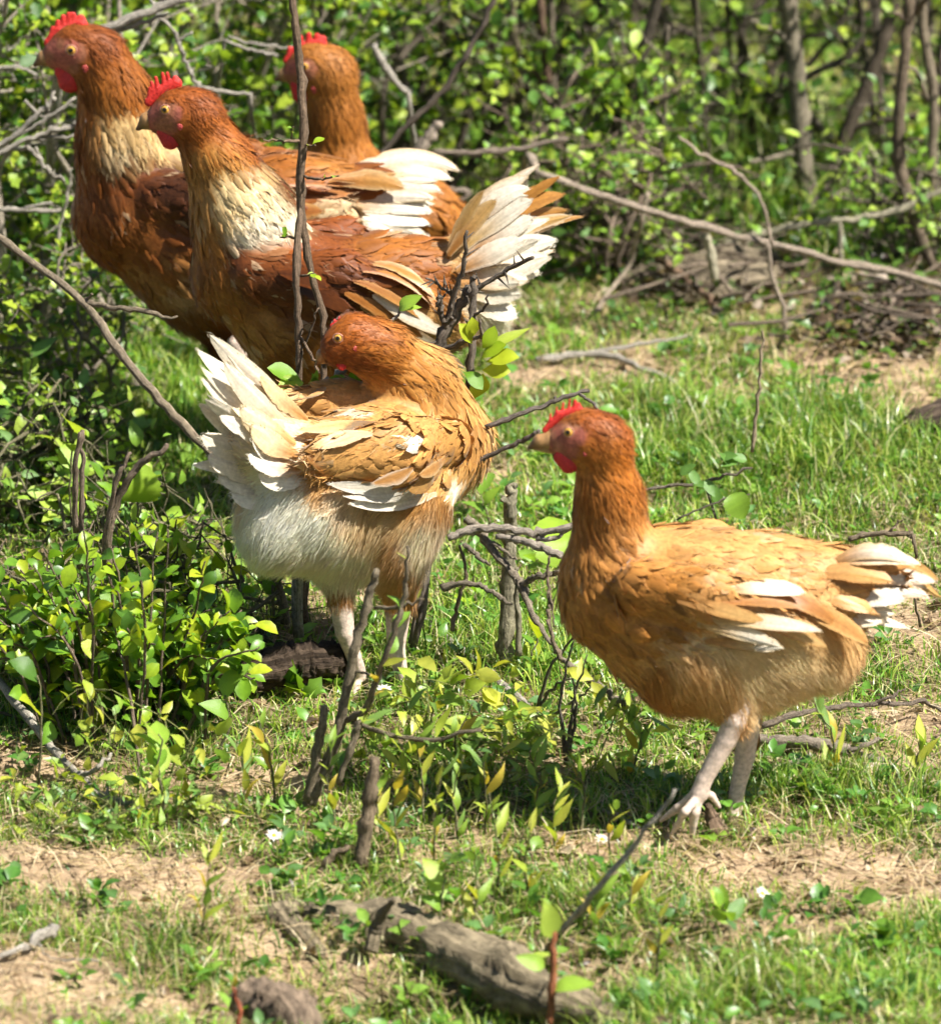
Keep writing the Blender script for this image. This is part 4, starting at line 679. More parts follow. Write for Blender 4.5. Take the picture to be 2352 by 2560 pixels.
# small weeds: rosettes of little leaves
def leaf_grid(kind, L, wd, rows=6):
    t = np.linspace(0, 1, rows)
    if kind == 'oval': p = np.sin(np.pi*np.clip(t, 0, 1)**.75)**.8
    elif kind == 'obovate': p = np.sin(np.pi*t**1.35)**.8
    elif kind == 'lance': p = np.sin(np.pi*t**.8)**1.15
    elif kind == 'lobed': p = np.array([.08, .45, .9, .62, 1.0, .55, .0])[:rows] if rows == 7 else np.sin(np.pi*t)
    elif kind == 'broad': p = np.sin(np.pi*(t*.80+.20)**1.05)**.75*(1+.07*np.cos(np.arange(rows)*np.pi)); p[0] = .25; p[-1] = 0
    V, C = [], []
    for r in range(rows):
        z = .10*L*math.sin(t[r]*2.6)-.16*L*t[r]**2
        for s in (-1, 0, 1): V.append((s*wd*.5*p[r], L*t[r]-(0.06*L*abs(s) if kind == 'lobed' and r % 2 else 0), z+abs(s)*wd*.13*p[r])); C.append(1.16 if s == 0 else 1.0)
    i = np.arange(rows-1)[:, None]*3; j = np.arange(2)[None]; q = i+j
    return np.array(V), np.stack([q, q+1, q+4, q+3], -1).reshape(-1, 4), np.array(C)
def scatter_leaves(B, kind, pos, dirs, nor, L, wd, C, rows=4):
    tv, tq, tc = leaf_grid(kind, 1.0, 1.0, rows); n = len(pos); D = nrm(dirs); S = nrm(np.cross(D, nor)); Nn = np.cross(S, D)
    V = pos[:, None]+S[:, None]*(tv[None, :, :1]*wd[:, None, None])+D[:, None]*(tv[None, :, 1:2]*L[:, None, None])+Nn[:, None]*(tv[None, :, 2:]*(.5*(L+wd))[:, None, None])
    Q = (np.arange(n)[:, None, None]*len(tv)+tq[None]).reshape(-1, 4)
    B.add(V.reshape(-1, 3), Q, None, (C[:, None]*tc[None, :, None]).reshape(-1, 3))
B = MB(); n = 4200; x, y = in_frame_pts(n, -.85, 3.6, g); k = g.random(n) < np.clip(density(x, y)+.1, 0, 1)*(.35+.9*vnoise(np.stack([x, y], 1)*6, 61)); x, y = x[k], y[k]; n = len(x)
m = 5; az = (g.uniform(0, 6.28, n)[:, None]+np.arange(m)[None]*6.28/m+g.normal(0, .3, (n, m))).ravel(); el = g.uniform(.15, .9, n*m); hh = g.uniform(0, .022, n*m)
X = np.repeat(x, m)+np.cos(az)*.003; Y = np.repeat(y, m)+np.sin(az)*.003; pos = np.stack([X, Y, gh(X, Y)+hh], 1)
dr = np.stack([np.cos(az)*np.cos(el), np.sin(az)*np.cos(el), np.sin(el)], 1); nor = np.tile([0, 0, 1.0], (n*m, 1))+g.normal(0, .3, (n*m, 3)); L = np.repeat(g.uniform(.007, .022, n), m)*g.uniform(.7, 1.2, n*m)
C = np.repeat(pick([(.075, .19, .03), (.12, .26, .035), (.20, .34, .05), (.10, .20, .06)], n, g), m, 0)*(1+g.normal(0, .1, (n*m, 1)))
scatter_leaves(B, 'oval', pos, dr, nor, L, L*g.uniform(.45, .8, n*m), C, 4)
tag(link('ground_cover', B.mesh('weeds'), M['leaf']), 'small leafy weeds and clover growing among the grass', 'weeds', kind='stuff')
# clods and crumbs on the bare soil
B = MB(); n = 12000; x, y = in_frame_pts(n, -.85, 2.6, g); k = g.random(n) < (1-density(x, y))**1.5; x, y = x[k], y[k]; n = len(x); r = g.gamma(1.6, .0014, n)+.0010
ico = np.array([(1, 0, 0), (-1, 0, 0), (0, 1, 0), (0, -1, 0), (0, 0, 1), (0, 0, -1)], float); fc = np.array([(0, 2, 4), (2, 1, 4), (1, 3, 4), (3, 0, 4), (2, 0, 5), (1, 2, 5), (3, 1, 5), (0, 3, 5)])
V = np.stack([x, y, gh(x, y)], 1)[:, None]+ico[None]*(r[:, None, None]*g.uniform(.6, 1.3, (n, 6, 1))); T = (np.arange(n)[:, None, None]*6+fc[None]).reshape(-1, 3)
B.add(V.reshape(-1, 3), None, T, np.repeat(pick([(.42, .31, .20), (.34, .25, .16), (.5, .4, .28)], n, g), 6, 0)); tag(link('soil_crumbs', B.mesh('crumbs'), M['soil']), 'loose crumbs of pale dry soil on the bare patches', 'soil', kind='stuff')

B = MB(); n = 1500; x, y = in_frame_pts(n, -.85, 1.4, g); L = g.uniform(.006, .02, n)
scatter_leaves(B, 'oval', np.stack([x, y, gh(x, y)+g.uniform(.002, .008, n)], 1), g.normal(0, 1, (n, 3))*np.array([1, 1, .25]), np.tile([0, 0, 1.0], (n, 1))+g.normal(0, .4, (n, 3)), L, L*g.uniform(.3, .7, n), pick([(.30, .22, .14), (.18, .12, .07), (.45, .36, .25), (.10, .07, .05)], n, g), 4)
tag(link('dead_leaves', B.mesh('dead_leaves'), M['leaf']), 'brown and grey dead leaf bits strewn over the foreground soil', 'leaf litter', kind='stuff')
# ------------------------------------------------------------------ plants built stem by stem
LM = {}
def leaf_mesh(kind, var):                        # shared leaf shapes in a few tints
    k = (kind, var)
    if k not in LM:
        rows = 15 if kind == 'broad' else 7
        asp = dict(oval=.55, obovate=.62, lance=.27, lobed=.85, broad=.95)[kind]; v, q, c = leaf_grid(kind, 1.0, asp, rows); gg = np.random.default_rng(hash(kind) % 97+var) if False else np.random.default_rng(len(kind)*13+var)
        v[:, 2] += .05*np.sin(v[:, 1]*5+var)*(1+v[:, 0]); pal = PAL[kind][var % len(PAL[kind])]
        col = np.asarray(pal)[None]*c[:, None]*(1+gg.normal(0, .05, (len(v), 1))); LM[k] = mk_mesh('leaf_'+kind, v, q, None, col); LM[k].materials.append(M['leaf'])
    return LM[k]
PAL = dict(oval=[(.18, .32, .04), (.27, .42, .05), (.12, .24, .05), (.34, .45, .07)], obovate=[(.12, .25, .02), (.26, .38, .02), (.15, .29, .02), (.36, .43, .025), (.07, .16, .02)], lance=[(.22, .34, .045), (.32, .40, .05), (.40, .42, .06), (.16, .27, .06), (.44, .34, .05)],
           lobed=[(.12, .23, .025), (.24, .36, .035), (.06, .14, .025), (.34, .43, .045)], broad=[(.26, .40, .035), (.20, .34, .04), (.33, .44, .05)])
def put_leaf(kind, var, pos, d, up, L, root):
    d = nrm(d); s = np.cross(d, up); s = nrm(s); n = np.cross(s, d); o = bpy.data.objects.new('leaf', leaf_mesh(kind, var)); COL.objects.link(o); o.parent = root
    mt = Matrix(((s[0]*L, d[0]*L, n[0]*L, pos[0]), (s[1]*L, d[1]*L, n[1]*L, pos[1]), (s[2]*L, d[2]*L, n[2]*L, pos[2]), (0, 0, 0, 1))); mt.translation = Vector(pos)-root.location; o.matrix_local = mt; return o
_sd = [1000]
def stick(name, label, cat, branches, col=(1, 1, 1), mat='bark', group=None, sides=8, rough=.16, wob=.0015, leaves=None, stem='stem', part='twig', thorns=0, extra=None):
    """branches: lists of (point, radius in metres); the first is the main stem"""
    pts0 = [np.asarray(p) for p, r in branches[0]]; lo = min((np.asarray(p) for b in branches for p, r in b), key=lambda p: p[2])
    single = len(branches) == 1 and not leaves and not thorns
    root = None if single else empty(name, lo)
    if root: tag(root, label, cat, group)
    for i, b in enumerate(branches):
        _sd[0] += 1; B = MB(); lg = mat == 'log_bark'; B.add(*tube([p for p, r in b], [r for p, r in b], 22 if lg else sides, 14 if lg else 6, .03 if lg else rough, 0 if lg else (wob if len(b) > 2 else wob*.5), col, _sd[0], True, lg))
        if single:
            o = link(name, B.mesh(name, lo), M[mat], None, Vector(lo)); tag(o, label, cat, group); return o
        link(stem if i == 0 else part, B.mesh(name, lo), M[mat], root)
        if thorns and i < 6:
            q, r = spline([p for p, r in b], [r for p, r in b], 4); gg = np.random.default_rng(_sd[0])
            for k in range(1, len(q)-1, max(1, len(q)//thorns)):
                d = nrm(np.cross(q[k+1]-q[k], gg.normal(0, 1, 3))+.5*nrm(q[k+1]-q[k])*.01); l = gg.uniform(.010, .022); B = MB()
                B.add(*tube([q[k], q[k]+d*l*.6, q[k]+d*l], [r[k]*.5+.0004, .0008, .0002], 5, 2, .05, 0, col, k)); link('thorn', B.mesh('thorn', lo), M[mat], root)
    for lf in (leaves or []): put_leaf(*lf, root)
    if extra:                                    # leaves past the first few hundred: one mass
        B = MB(); L = np.array([e[5] for e in extra]); C = np.array([PAL[e[0]][e[1] % len(PAL[e[0]])] for e in extra])
        scatter_leaves(B, extra[0][0], np.array([e[2] for e in extra])-np.asarray(lo), np.array([e[3] for e in extra]), np.array([e[4] for e in extra]), L, L*.62, C, 6); link('foliage', B.mesh('foliage'), M['leaf'], root)['kind'] = 'stuff'
    return root
def along(branch, ts):
    q, r = spline([p for p, _ in branch], [r for _, r in branch], 8); k = np.clip((np.asarray(ts)*(len(q)-2)).astype(int), 0, len(q)-2)
    return q[k], nrm(q[k+1]-q[k])
R = lambda px, y=.3: px*.5*mpp(y)                # half a pixel width in metres
def pl(lst, y=None):                             # [(px, py, y, width px)] -> [(point, radius)]
    return [(P(a, b, c), R(w, c)) for a, b, c, w in lst]
def hl(lst):                                     # [(px, py, height, width px)]
    return [(H(a, b, h), R(w, H(a, b, h)[1])) for a, b, h, w in lst]
g = np.random.default_rng(5); UPZ = np.array([0, 0, 1.0])
GREY = (.95, .95, .92); BRN = (.55, .47, .38); DK = (.30, .26, .23); PALE = (1.35, 1.2, 1.0); RED_ = (.52, .40, .32); GRN = (.50, .52, .32)
def lv(kind, branch, ts, L, spread=.9, lift=.35, var=None, gg=g):
    pos, d = along(branch, ts); out = []
    for p_, d_ in zip(pos, d):
        a = gg.normal(0, 1, 3); a = a-d_*(a@d_); a = nrm(a); out.append((kind, int(gg.integers(0, 5)) if var is None else var, p_, nrm(d_*(1-spread*.5)+a*spread+UPZ*lift), nrm(UPZ+gg.normal(0, .45, 3)+np.array([.25, -.3, 0])), L*gg.uniform(.5, 1.35)))
    return out
# --- the tall bare twig in front of the chestnut hen
b0 = pl([(722, -60, .64, 18), (738, 60, .63, 20), (752, 180, .63, 22), (757, 330, .62, 23), (752, 500, .62, 22), (770, 640, .62, 18), (800, 770, .62, 16), (818, 880, .62, 16), (800, 960, .62, 18), (770, 1150, .60, 20), (760, 1560, .60, 22)])
b1 = pl([(752, 520, .62, 18), (742, 640, .60, 20), (745, 790, .59, 18), (746, 900, .59, 18), (748, 1100, .59, 20), (756, 1570, .58, 22)])
tw = [pl([(752, 352, .62, 8), (710, 352, .60, 7), (660, 347, .58, 4)]), pl([(728, 345, .60, 5), (733, 316, .59, 3)]), pl([(756, 360, .62, 6), (790, 362, .61, 4)]), pl([(755, 440, .62, 8), (800, 446, .60, 6), (848, 436, .58, 4)]), pl([(750, 594, .62, 7), (700, 592, .61, 4)]), pl([(752, 690, .6, 8), (790, 684, .59, 4)]), pl([(748, 840, .59, 8), (775, 880, .58, 7), (800, 935, .57, 8)]), pl([(760, 870, .59, 6), (784, 800, .58, 5), (792, 770, .58, 4)])]
lf = lv('obovate', tw[2], [.5, .9], .012)+lv('oval', tw[3], [.95, .7], .010)+lv('obovate', tw[4], [.7, .95], .014)+lv('oval', tw[1], [.6, .9], .009)+lv('obovate', tw[5], [.5, .9, .99], .012)+lv('oval', tw[0], [.9], .008)
stick('bare_twig', 'tall bare reddish twig rising between the chestnut hen and the cream tailed hen', 'twig', [b0, b1]+tw, RED_, leaves=lf)
# --- thorny bush right of it
t0 = pl([(1066, 1010, .56, 26), (1080, 900, .56, 28), (1112, 830, .56, 28), (1150, 765, .56, 26), (1175, 712, .56, 22)])
ts = [pl([(1112, 830, .56, 16), (1135, 740, .55, 14), (1160, 660, .54, 12), (1165, 575, .53, 8)]), pl([(1165, 740, .56, 15), (1240, 690, .55, 12), (1335, 640, .53, 9)]), pl([(1140, 745, .56, 10), (1100, 715, .55, 7), (1068, 698, .54, 4)]), pl([(1112, 815, .56, 14), (1100, 770, .55, 16), (1098, 740, .55, 13)]),
      pl([(1010, 1560, .55, 26), (1120, 1250, .55, 25), (1170, 1040, .55, 22), (1178, 850, .55, 20), (1180, 760, .55, 18), (1184, 690, .55, 14)]), pl([(1180, 790, .55, 9), (1210, 770, .54, 7), (1222, 740, .53, 4)]), pl([(1080, 890, .56, 14), (1150, 855, .54, 13), (1205, 840, .53, 9)]), pl([(1205, 845, .53, 9), (1198, 800, .52, 6)]), pl([(1110, 840, .56, 8), (1060, 870, .55, 6)])]
lf = [('obovate', 1, P(1205, 870, .53), np.array([.55, -.15, .95]), np.array([.5, -.6, .6]), .028), ('obovate', 3, P(1215, 905, .53), np.array([1, -.2, .25]), np.array([.1, -.6, .9]), .036), ('obovate', 1, P(1205, 900, .53), np.array([.75, -.4, .75]), np.array([-.5, -.5, .8]), .034), ('obovate', 3, P(1205, 925, .53), np.array([1, -.3, .05]), np.array([.1, -.8, .5]), .031), ('obovate', 3, P(1180, 860, .53), np.array([-.45, -.2, .85]), np.array([.6, -.8, .3]), .028), ('obovate', 3, P(1175, 850, .53), np.array([.1, -.2, 1]), np.array([.4, -.9, .2]), .027), ('obovate', 0, P(1160, 930, .53), np.array([.5, -.4, -.3]), np.array([0, -.6, .8]), .028),
      ('obovate', 3, P(1180, 1000, .54), np.array([.3, -.3, .8]), np.array([.4, -.8, .4]), .036), ('lance', 1, P(1225, 880, .53), np.array([.9, .2, .6]), np.array([-.3, -.6, .7]), .05)]
stick('thorn_bush', 'small thorny bush with dark spiky stems and a few yellow green leaves', 'bush', [t0]+ts, (.42, .38, .36), leaves=lf, thorns=5)
t0 = pl([(850, 985, .50, 12), (858, 950, .50, 24), (800, 985, .50, 30), (755, 1010, .50, 26), (748, 1040, .50, 24), (745, 1300, .5, 26), (745, 1590, .5, 26)]); t0 = pl([(745, 1590, .5, 26), (742, 1300, .5, 26), (744, 1060, .5, 26), (765, 1004, .50, 24), (815, 968, .50, 24), (862, 930, .51, 22)])
ts = [pl([(852, 940, .5, 20), (862, 985, .49, 15), (866, 1030, .49, 12)]), pl([(960, 830, .5, 7), (985, 800, .5, 6), (1000, 775, .5, 5), (925, 740, .5, 3)][:3]), pl([(858, 960, .5, 9), (895, 985, .5, 8), (905, 1010, .5, 9)])]
lf = [('obovate', 2, P(752, 955, .49), np.array([-.75, -.2, .45]), np.array([.1, -.5, .85]), .040), ('obovate', 1, P(757, 958, .49), np.array([-.5, -.5, .1]), np.array([0, -.8, .5]), .034), ('oval', 1, P(765, 965, .49), np.array([.25, -.2, .35]), np.array([.8, -.7, .2]), .026), ('obovate', 0, P(815, 985, .49), np.array([.4, -.2, .5]), np.array([.2, -.8, .5]), .030), ('oval', 2, P(800, 1010, .49), np.array([-.8, -.3, .15]), np.array([.1, -.6, .8]), .032), ('obovate', 0, P(870, 960, .49), np.array([.4, -.3, .6]), np.array([.4, -.8, .4]), .024), ('obovate', 4, P(840, 1000, .49), np.array([.3, -.3, -.5]), np.array([.1, -.9, .3]), .026), ('oval', 0, P(780, 980, .49), np.array([.1, -.3, .7]), np.array([.6, -.7, .4]), .024)]
lf += [('oval', 1, P(1000, 776, .5), np.array([.6, -.2, .55]), np.array([.1, -.6, .8]), .030), ('oval', 3, P(985, 800, .5), np.array([-.35, -.2, -.5]), np.array([.2, -.9, .3]), .026), ('oval', 1, P(998, 780, .5), np.array([.8, -.1, .3]), np.array([.1, -.3, .9]), .024)]
ts.append(pl([(862, 930, .51, 10), (905, 895, .51, 8), (950, 835, .50, 7), (1000, 776, .50, 5)]))
stick('grey_shrub_stem', 'crooked grey stem with rounded green leaves behind the cream hen\'s back', 'shrub', [t0]+ts, GREY, leaves=lf)
# --- arching branch at left
b0 = pl([(-60, 545, .80, 16), (60, 640, .76, 18), (205, 752, .70, 20), (300, 880, .64, 22), (400, 1000, .60, 23), (510, 1115, .57, 24), (620, 1260, .55, 24), (720, 1560, .54, 26)])
stick('arching_branch', 'smooth brown branch arching down with one snapped side fork, left of the cream tail', 'branch', [b0, pl([(205, 755, .70, 15), (300, 770, .67, 13), (370, 780, .66, 14), (440, 796, .65, 5)]), pl([(210, 750, .7, 9), (232, 735, .69, 5)])], (.66, .58, .48), rough=.05)
b0 = hl([(-60, 925, .06, 14), (60, 932, .05, 14), (180, 945, .045, 12), (300, 960, .04, 16)])
stick('thin_twig', 'thin dark twig lying level above the grass under the rust hen', 'twig', [b0, hl([(180, 944, .045, 8), (240, 980, .03, 5)]), hl([(60, 932, .05, 9), (50, 990, .02, 8), (45, 1080, .0, 9)])], BRN)
# --- dead sticks between the two near hens
b0 = pl([(1262, 1660, .42, 40), (1268, 1560, .42, 36), (1270, 1440, .42, 36), (1276, 1330, .42, 32), (1278, 1240, .42, 28), (1280, 1214, .42, 12)])
stick('broken_stump', 'upright broken grey stump with a splintered jagged top between the two near hens', 'stump', [b0, pl([(1272, 1270, .42, 16), (1262, 1250, .41, 14), (1256, 1240, .41, 8)]), pl([(1296, 1640, .40, 16), (1296, 1540, .40, 15), (1288, 1450, .40, 13), (1290, 1420, .40, 10)])], (.62, .62, .50), rough=.2)
b0 = pl([(1120, 1345, .34, 20), (1180, 1324, .34, 22), (1260, 1320, .33, 20), (1330, 1330, .32, 19), (1420, 1320, .31, 17), (1520, 1312, .30, 15)])
stick('dead_stick', 'weathered pale horizontal stick resting against the broken stump', 'stick', [b0, pl([(1240, 1342, .33, 14), (1300, 1350, .32, 18), (1345, 1365, .31, 20), (1400, 1388, .3, 22)]), pl([(1340, 1345, .32, 12), (1375, 1348, .31, 12), (1410, 1332, .31, 10)])], (1.05, .95, .92), rough=.18)
b0 = pl([(1165, 1296, .36, 24), (1200, 1330, .35, 25), (1240, 1385, .33, 20), (1290, 1445, .31, 20), (1305, 1465, .30, 22), (1330, 1535, .27, 14), (1370, 1595, .24, 12), (1400, 1642, .22, 14), (1440, 1680, .19, 16), (1500, 1720, .16, 18), (1560, 1760, .13, 16)])
stick('forked_dead_branch', 'long dark dead branch slanting down to the buff hen\'s breast with thin forks', 'branch', [b0, pl([(1305, 1462, .30, 16), (1330, 1446, .29, 15), (1370, 1434, .28, 14), (1400, 1430, .27, 10)]), pl([(1160, 1360, .34, 12), (1190, 1385, .33, 12), (1215, 1410, .32, 8)]), pl([(1230, 1355, .33, 10), (1270, 1385, .32, 8), (1290, 1400, .31, 5)]), pl([(1105, 1470, .30, 26), (1150, 1460, .29, 14), (1200, 1462, .28, 12), (1245, 1490, .27, 11), (1280, 1510, .26, 5)])], (.62, .57, .50), rough=.16)
b0 = pl([(1375, 1390, .24, 6), (1368, 1440, .24, 7), (1374, 1500, .23, 10), (1372, 1545, .22, 11), (1384, 1600, .21, 11), (1402, 1645, .20, 12)])
stick('drooping_twig', 'thin knotted dark twig hanging just in front of the buff hen\'s breast', 'twig', [b0, pl([(1374, 1480, .23, 6), (1382, 1540, .22, 5), (1384, 1570, .21, 3)])], BRN)
b0 = hl([(1040, 1540, .012, 20), (1120, 1600, .012, 22), (1200, 1665, .012, 22), (1280, 1735, .012, 24), (1345, 1790, .010, 20)])
stick('pale_stick', 'straight pale peeled stick lying in the grass by the cream hen\'s feet', 'stick', [b0, hl([(1110, 1592, .012, 10), (1118, 1630, .01, 12), (1140, 1658, .004, 8)])], PALE, rough=.05)
b0 = pl([(1148, 1365, .36, 8), (1165, 1430, .36, 9), (1148, 1500, .36, 10), (1130, 1570, .36, 11)])
stick('thin_stalk', 'thin dark stalk standing below the dead horizontal stick', 'stalk', [b0], BRN)
b0 = pl([(1210, 1070, .47, 14), (1300, 1035, .47, 13), (1380, 1008, .47, 12), (1470, 975, .47, 10)])
stick('twig_over_head', 'dark twig with a snapped side shoot reaching above the buff hen\'s comb', 'twig', [b0, pl([(1448, 984, .47, 8), (1480, 1008, .46, 7), (1505, 1040, .45, 6)]), pl([(1385, 1008, .47, 8), (1388, 994, .47, 7)]), pl([(1210, 1070, .47, 14), (1130, 1120, .47, 16), (1040, 1620, .46, 18)])], (.50, .46, .46))
b0 = pl([(1180, 1160, .46, 14), (1245, 1130, .45, 12), (1290, 1110, .44, 12), (1335, 1086, .43, 14), (1345, 1078, .43, 7)])
stick('short_twig', 'short dark twig pointing at the buff hen\'s beak', 'twig', [b0, pl([(1180, 1160, .46, 14), (1110, 1230, .46, 15), (1030, 1610, .46, 16)])], (.46, .42, .42))
# --- around the buff hen's feet and right edge
b0 = hl([(1880, 1850, .02, 24), (1960, 1855, .02, 34), (2060, 1865, .02, 34), (2140, 1885, .015, 24), (2220, 1905, .01, 12)])
stick('fallen_branch', 'thick grey fallen branch in the grass behind the buff hen\'s legs', 'branch', [b0, hl([(2120, 1880, .02, 14), (2170, 1860, .03, 12), (2200, 1845, .03, 6)])], (.72, .66, .60), rough=.15)
b0 = hl([(1900, 1815, .03, 18), (2000, 1785, .035, 15), (2100, 1768, .035, 13), (2200, 1760, .03, 11), (2310, 1760, .02, 10), (2400, 1800, .01, 9)])
stick('slender_branch', 'slender dark branch lying across the grass behind the fallen grey branch', 'branch', [b0, hl([(2180, 1761, .03, 9), (2230, 1740, .04, 7), (2262, 1725, .04, 4)])], (.50, .44, .40))
b0 = hl([(1890, 1930, .01, 16), (1960, 1915, .01, 14), (2030, 1890, .012, 12)])
stick('bleached_stick', 'short bleached stick lying beside the buff hen\'s far foot', 'stick', [b0], PALE)
b0 = pl([(2120, 1348, .30, 14), (2180, 1335, .30, 13), (2260, 1335, .30, 13), (2282, 1340, .30, 14)])
stick('mossy_twig', 'knobbly twig poking out above the buff hen\'s tail', 'twig', [b0, pl([(2282, 1338, .30, 10), (2290, 1380, .30, 8), (2284, 1450, .36, 7), (2300, 1560, .4, 7)]), pl([(2220, 1332, .3, 8), (2240, 1312, .3, 6), (2252, 1298, .3, 4)])], (.60, .52, .42))
b0 = [(H(1768, 2010, .035), .003), (H(1780, 2045, .020), .007), (H(1795, 2080, .008), .009), (H(1800, 2095, -.005), .008)]
stick('wood_chunk', 'cracked brown chunk of wood under the buff hen\'s lifted toes', 'wood', [b0], (.95, .8, .68), mat='log_bark', rough=.25, wob=.002)
b0 = hl([(1490, 2020, .01, 12), (1540, 2040, .01, 12), (1590, 2068, .01, 10)])
stick('grey_stick', 'small grey stick in the shade left of the buff hen\'s feet', 'stick', [b0], GREY)
# --- dark log piece behind the cream hen's legs
b0 = [(H(600, 1690, .03), .020), (H(680, 1668, .035), .022), (H(760, 1655, .036), .021), (H(830, 1648, .036), .018), (H(868, 1640, .036), .014)]
stick('short_log', 'short dark log lying in the shade behind the cream hen\'s legs', 'log', [b0], DK, mat='log_bark', sides=9)  # dark bark tint over the whole log
# --- old root log at the bottom
b0 = [(H(660, 2240, -.006), .009), (H(800, 2300, -.006), .020), (H(960, 2325, -.010), .029), (H(1150, 2395, -.013), .030), (H(1330, 2475, -.014), .025), (H(1460, 2526, -.016), .018), (H(1560, 2565, -.018), .010)]
b1 = [(H(700, 2290, .0), .016), (H(760, 2350, -.01), .014), (H(800, 2400, -.02), .010)]
stick('old_root', 'gnarled grey root lying half buried over a dark hollow in the bare soil', 'root', [b0, b1, [(H(925, 2380, -.005), .006), (H(938, 2330, .012), .006), (H(955, 2285, .032), .005), (H(985, 2250, .052), .002)]], (1.25, 1.02, .82), mat='log_bark', sides=16, rough=.07, wob=.0018)
b0 = [(H(600, 2510, .0), .020), (H(680, 2520, .004), .026), (H(740, 2560, .0), .022), (H(760, 2610, -.01), .016)]
stick('root_stub', 'smooth greyish root stub breaking through the bare soil', 'root', [b0], (.9, .82, .74), mat='log_bark', sides=10)
b0 = hl([(-40, 1660, .05, 20), (60, 1780, .035, 22), (130, 1870, .025, 20), (200, 1945, .018, 18), (270, 1995, .012, 16), (350, 2032, .006, 14)])
stick('lichen_branch', 'crooked grey lichen covered branch lying below the leafy shrub', 'branch', [b0, hl([(200, 1945, .02, 12), (245, 1920, .04, 12), (275, 1890, .05, 8)]), hl([(270, 1992, .012, 8), (268, 1968, .02, 6)])], (1.15, 1.08, .98), rough=.2)
b0 = hl([(-30, 2400, .01, 16), (60, 2370, .012, 18), (100, 2345, .014, 26), (140, 2320, .014, 26)])
stick('split_twig', 'short pale split twig on the bare soil left of the old root', 'twig', [b0, hl([(90, 2352, .012, 8), (130, 2395, .004, 6), (250, 2402, .0, 5)])], PALE)
# --- woody shoots in the centre foreground
def ground_to(px, py, top, w0, w1, bend=0, y=None):   # a shoot rooted on the ground at (px, py) reaching the pixel `top`
    a = H(px, py, 0.0); y_ = a[1]; tpt = P(top[0], top[1], y_+bend); mid = .5*(a+tpt)+np.array([g.normal(0, .006), g.normal(0, .006), 0])
    return [(a-np.array([0, 0, .01]), R(w0, y_)), (mid, R(.5*(w0+w1), y_)), (tpt, R(w1, y_))]
b0 = pl([(775, 2010, .02, 32), (800, 1950, .02, 30), (840, 1840, .02, 28), (868, 1720, .02, 26), (890, 1620, .02, 24), (920, 1500, .02, 20), (942, 1425, .02, 16)])
ts = [pl([(770, 2000, .02, 30), (795, 1880, .015, 26), (812, 1760, .01, 20)]), pl([(845, 1960, .0, 16), (880, 1860, .0, 18), (900, 1800, .0, 18)]), pl([(868, 1800, .02, 18), (915, 1770, .0, 16), (950, 1680, -.02, 15), (990, 1560, -.03, 14), (1012, 1470, -.03, 12), (1020, 1370, -.04, 8)]), pl([(880, 1805, .02, 12), (950, 1830, .0, 12), (1060, 1850, -.02, 11), (1200, 1820, -.04, 9)]), pl([(935, 1520, .02, 10), (1000, 1515, .0, 9), (1060, 1495, -.01, 6)]), pl([(880, 1675, .02, 8), (930, 1690, .0, 7)])]
lf = lv('lance', ts[2], [.1, .2, .3, .38, .45, .95], .030)+lv('lance', ts[3], [.15, .3, .4, .5, .6, .7, .8, .9, .98], .034)+lv('oval', ts[2], [.5, .6, .7], .022, var=0)+lv('lance', ts[1], [.95, .98], .03)+lv('lance', ts[4], [.6, .98], .024)
stick('cut_sapling', 'dark many stemmed sapling with thin thorny side shoots in front of the cream hen', 'sapling', [b0]+ts, (.52, .47, .38), leaves=lf, rough=.14)
b0 = pl([(898, 2170, -.14, 40), (910, 2090, -.14, 38), (925, 1990, -.14, 36), (938, 1900, -.14, 26)])
stick('cut_stub', 'thick brown cut stub standing in front of the dark sapling', 'stub', [b0, pl([(795, 2190, -.15, 18), (830, 2140, -.15, 20), (870, 2115, -.15, 14)])], (.55, .46, .36))
shoots = [(690, 2000, 650, 1800), (850, 2080, 830, 1850), (960, 2120, 940, 1960), (1010, 2180, 985, 1950), (1060, 2050, 1040, 1850), (1090, 2210, 1105, 1900), (1150, 2130, 1160, 1890), (1210, 2080, 1200, 1880), (1240, 2240, 1225, 1990), (1300, 2080, 1320, 1870), (1330, 2260, 1330, 2060), (1390, 2150, 1400, 1960), (1450, 2100, 1430, 1900), (1530, 2150, 1545, 2010), (1180, 2320, 1180, 2110), (1490, 2330, 1500, 2190), (1560, 2300, 1560, 2120), (1060, 1880, 1090, 1720), (1160, 1960, 1180, 1760), (1560, 1960, 1600, 1830), (1640, 2420, 1640, 2250), (2060, 1960, 2040, 1760), (2280, 1960, 2300, 1850), (500, 2340, 520, 2130), (600, 2040, 590, 1860)]
for k, (x, y, x2, y2) in enumerate(shoots):
    b = ground_to(x, y, (x2, y2), 7, 3, g.normal(0, .015)); n_ = int(g.integers(6, 11))
    stick('leafy_shoot', 'slender upright shoot with narrow yellow green leaves growing from the grass', 'shoot', [b], GRN, group='leafy shoots in the foreground grass', leaves=lv('lance', b, np.linspace(.2, .98, n_), .030, .75, .5), sides=5)
b0 = [(H(1390, 2345, .0), .003), (P(1480, 2240, -.40), .0030), (P(1580, 2120, -.42), .0028), (P(1690, 1975, -.44), .0018)]
stick('leaning_stick', 'grey stick leaning up from the grass below the buff hen\'s feet', 'stick', [b0], (1.3, 1.2, 1.1))
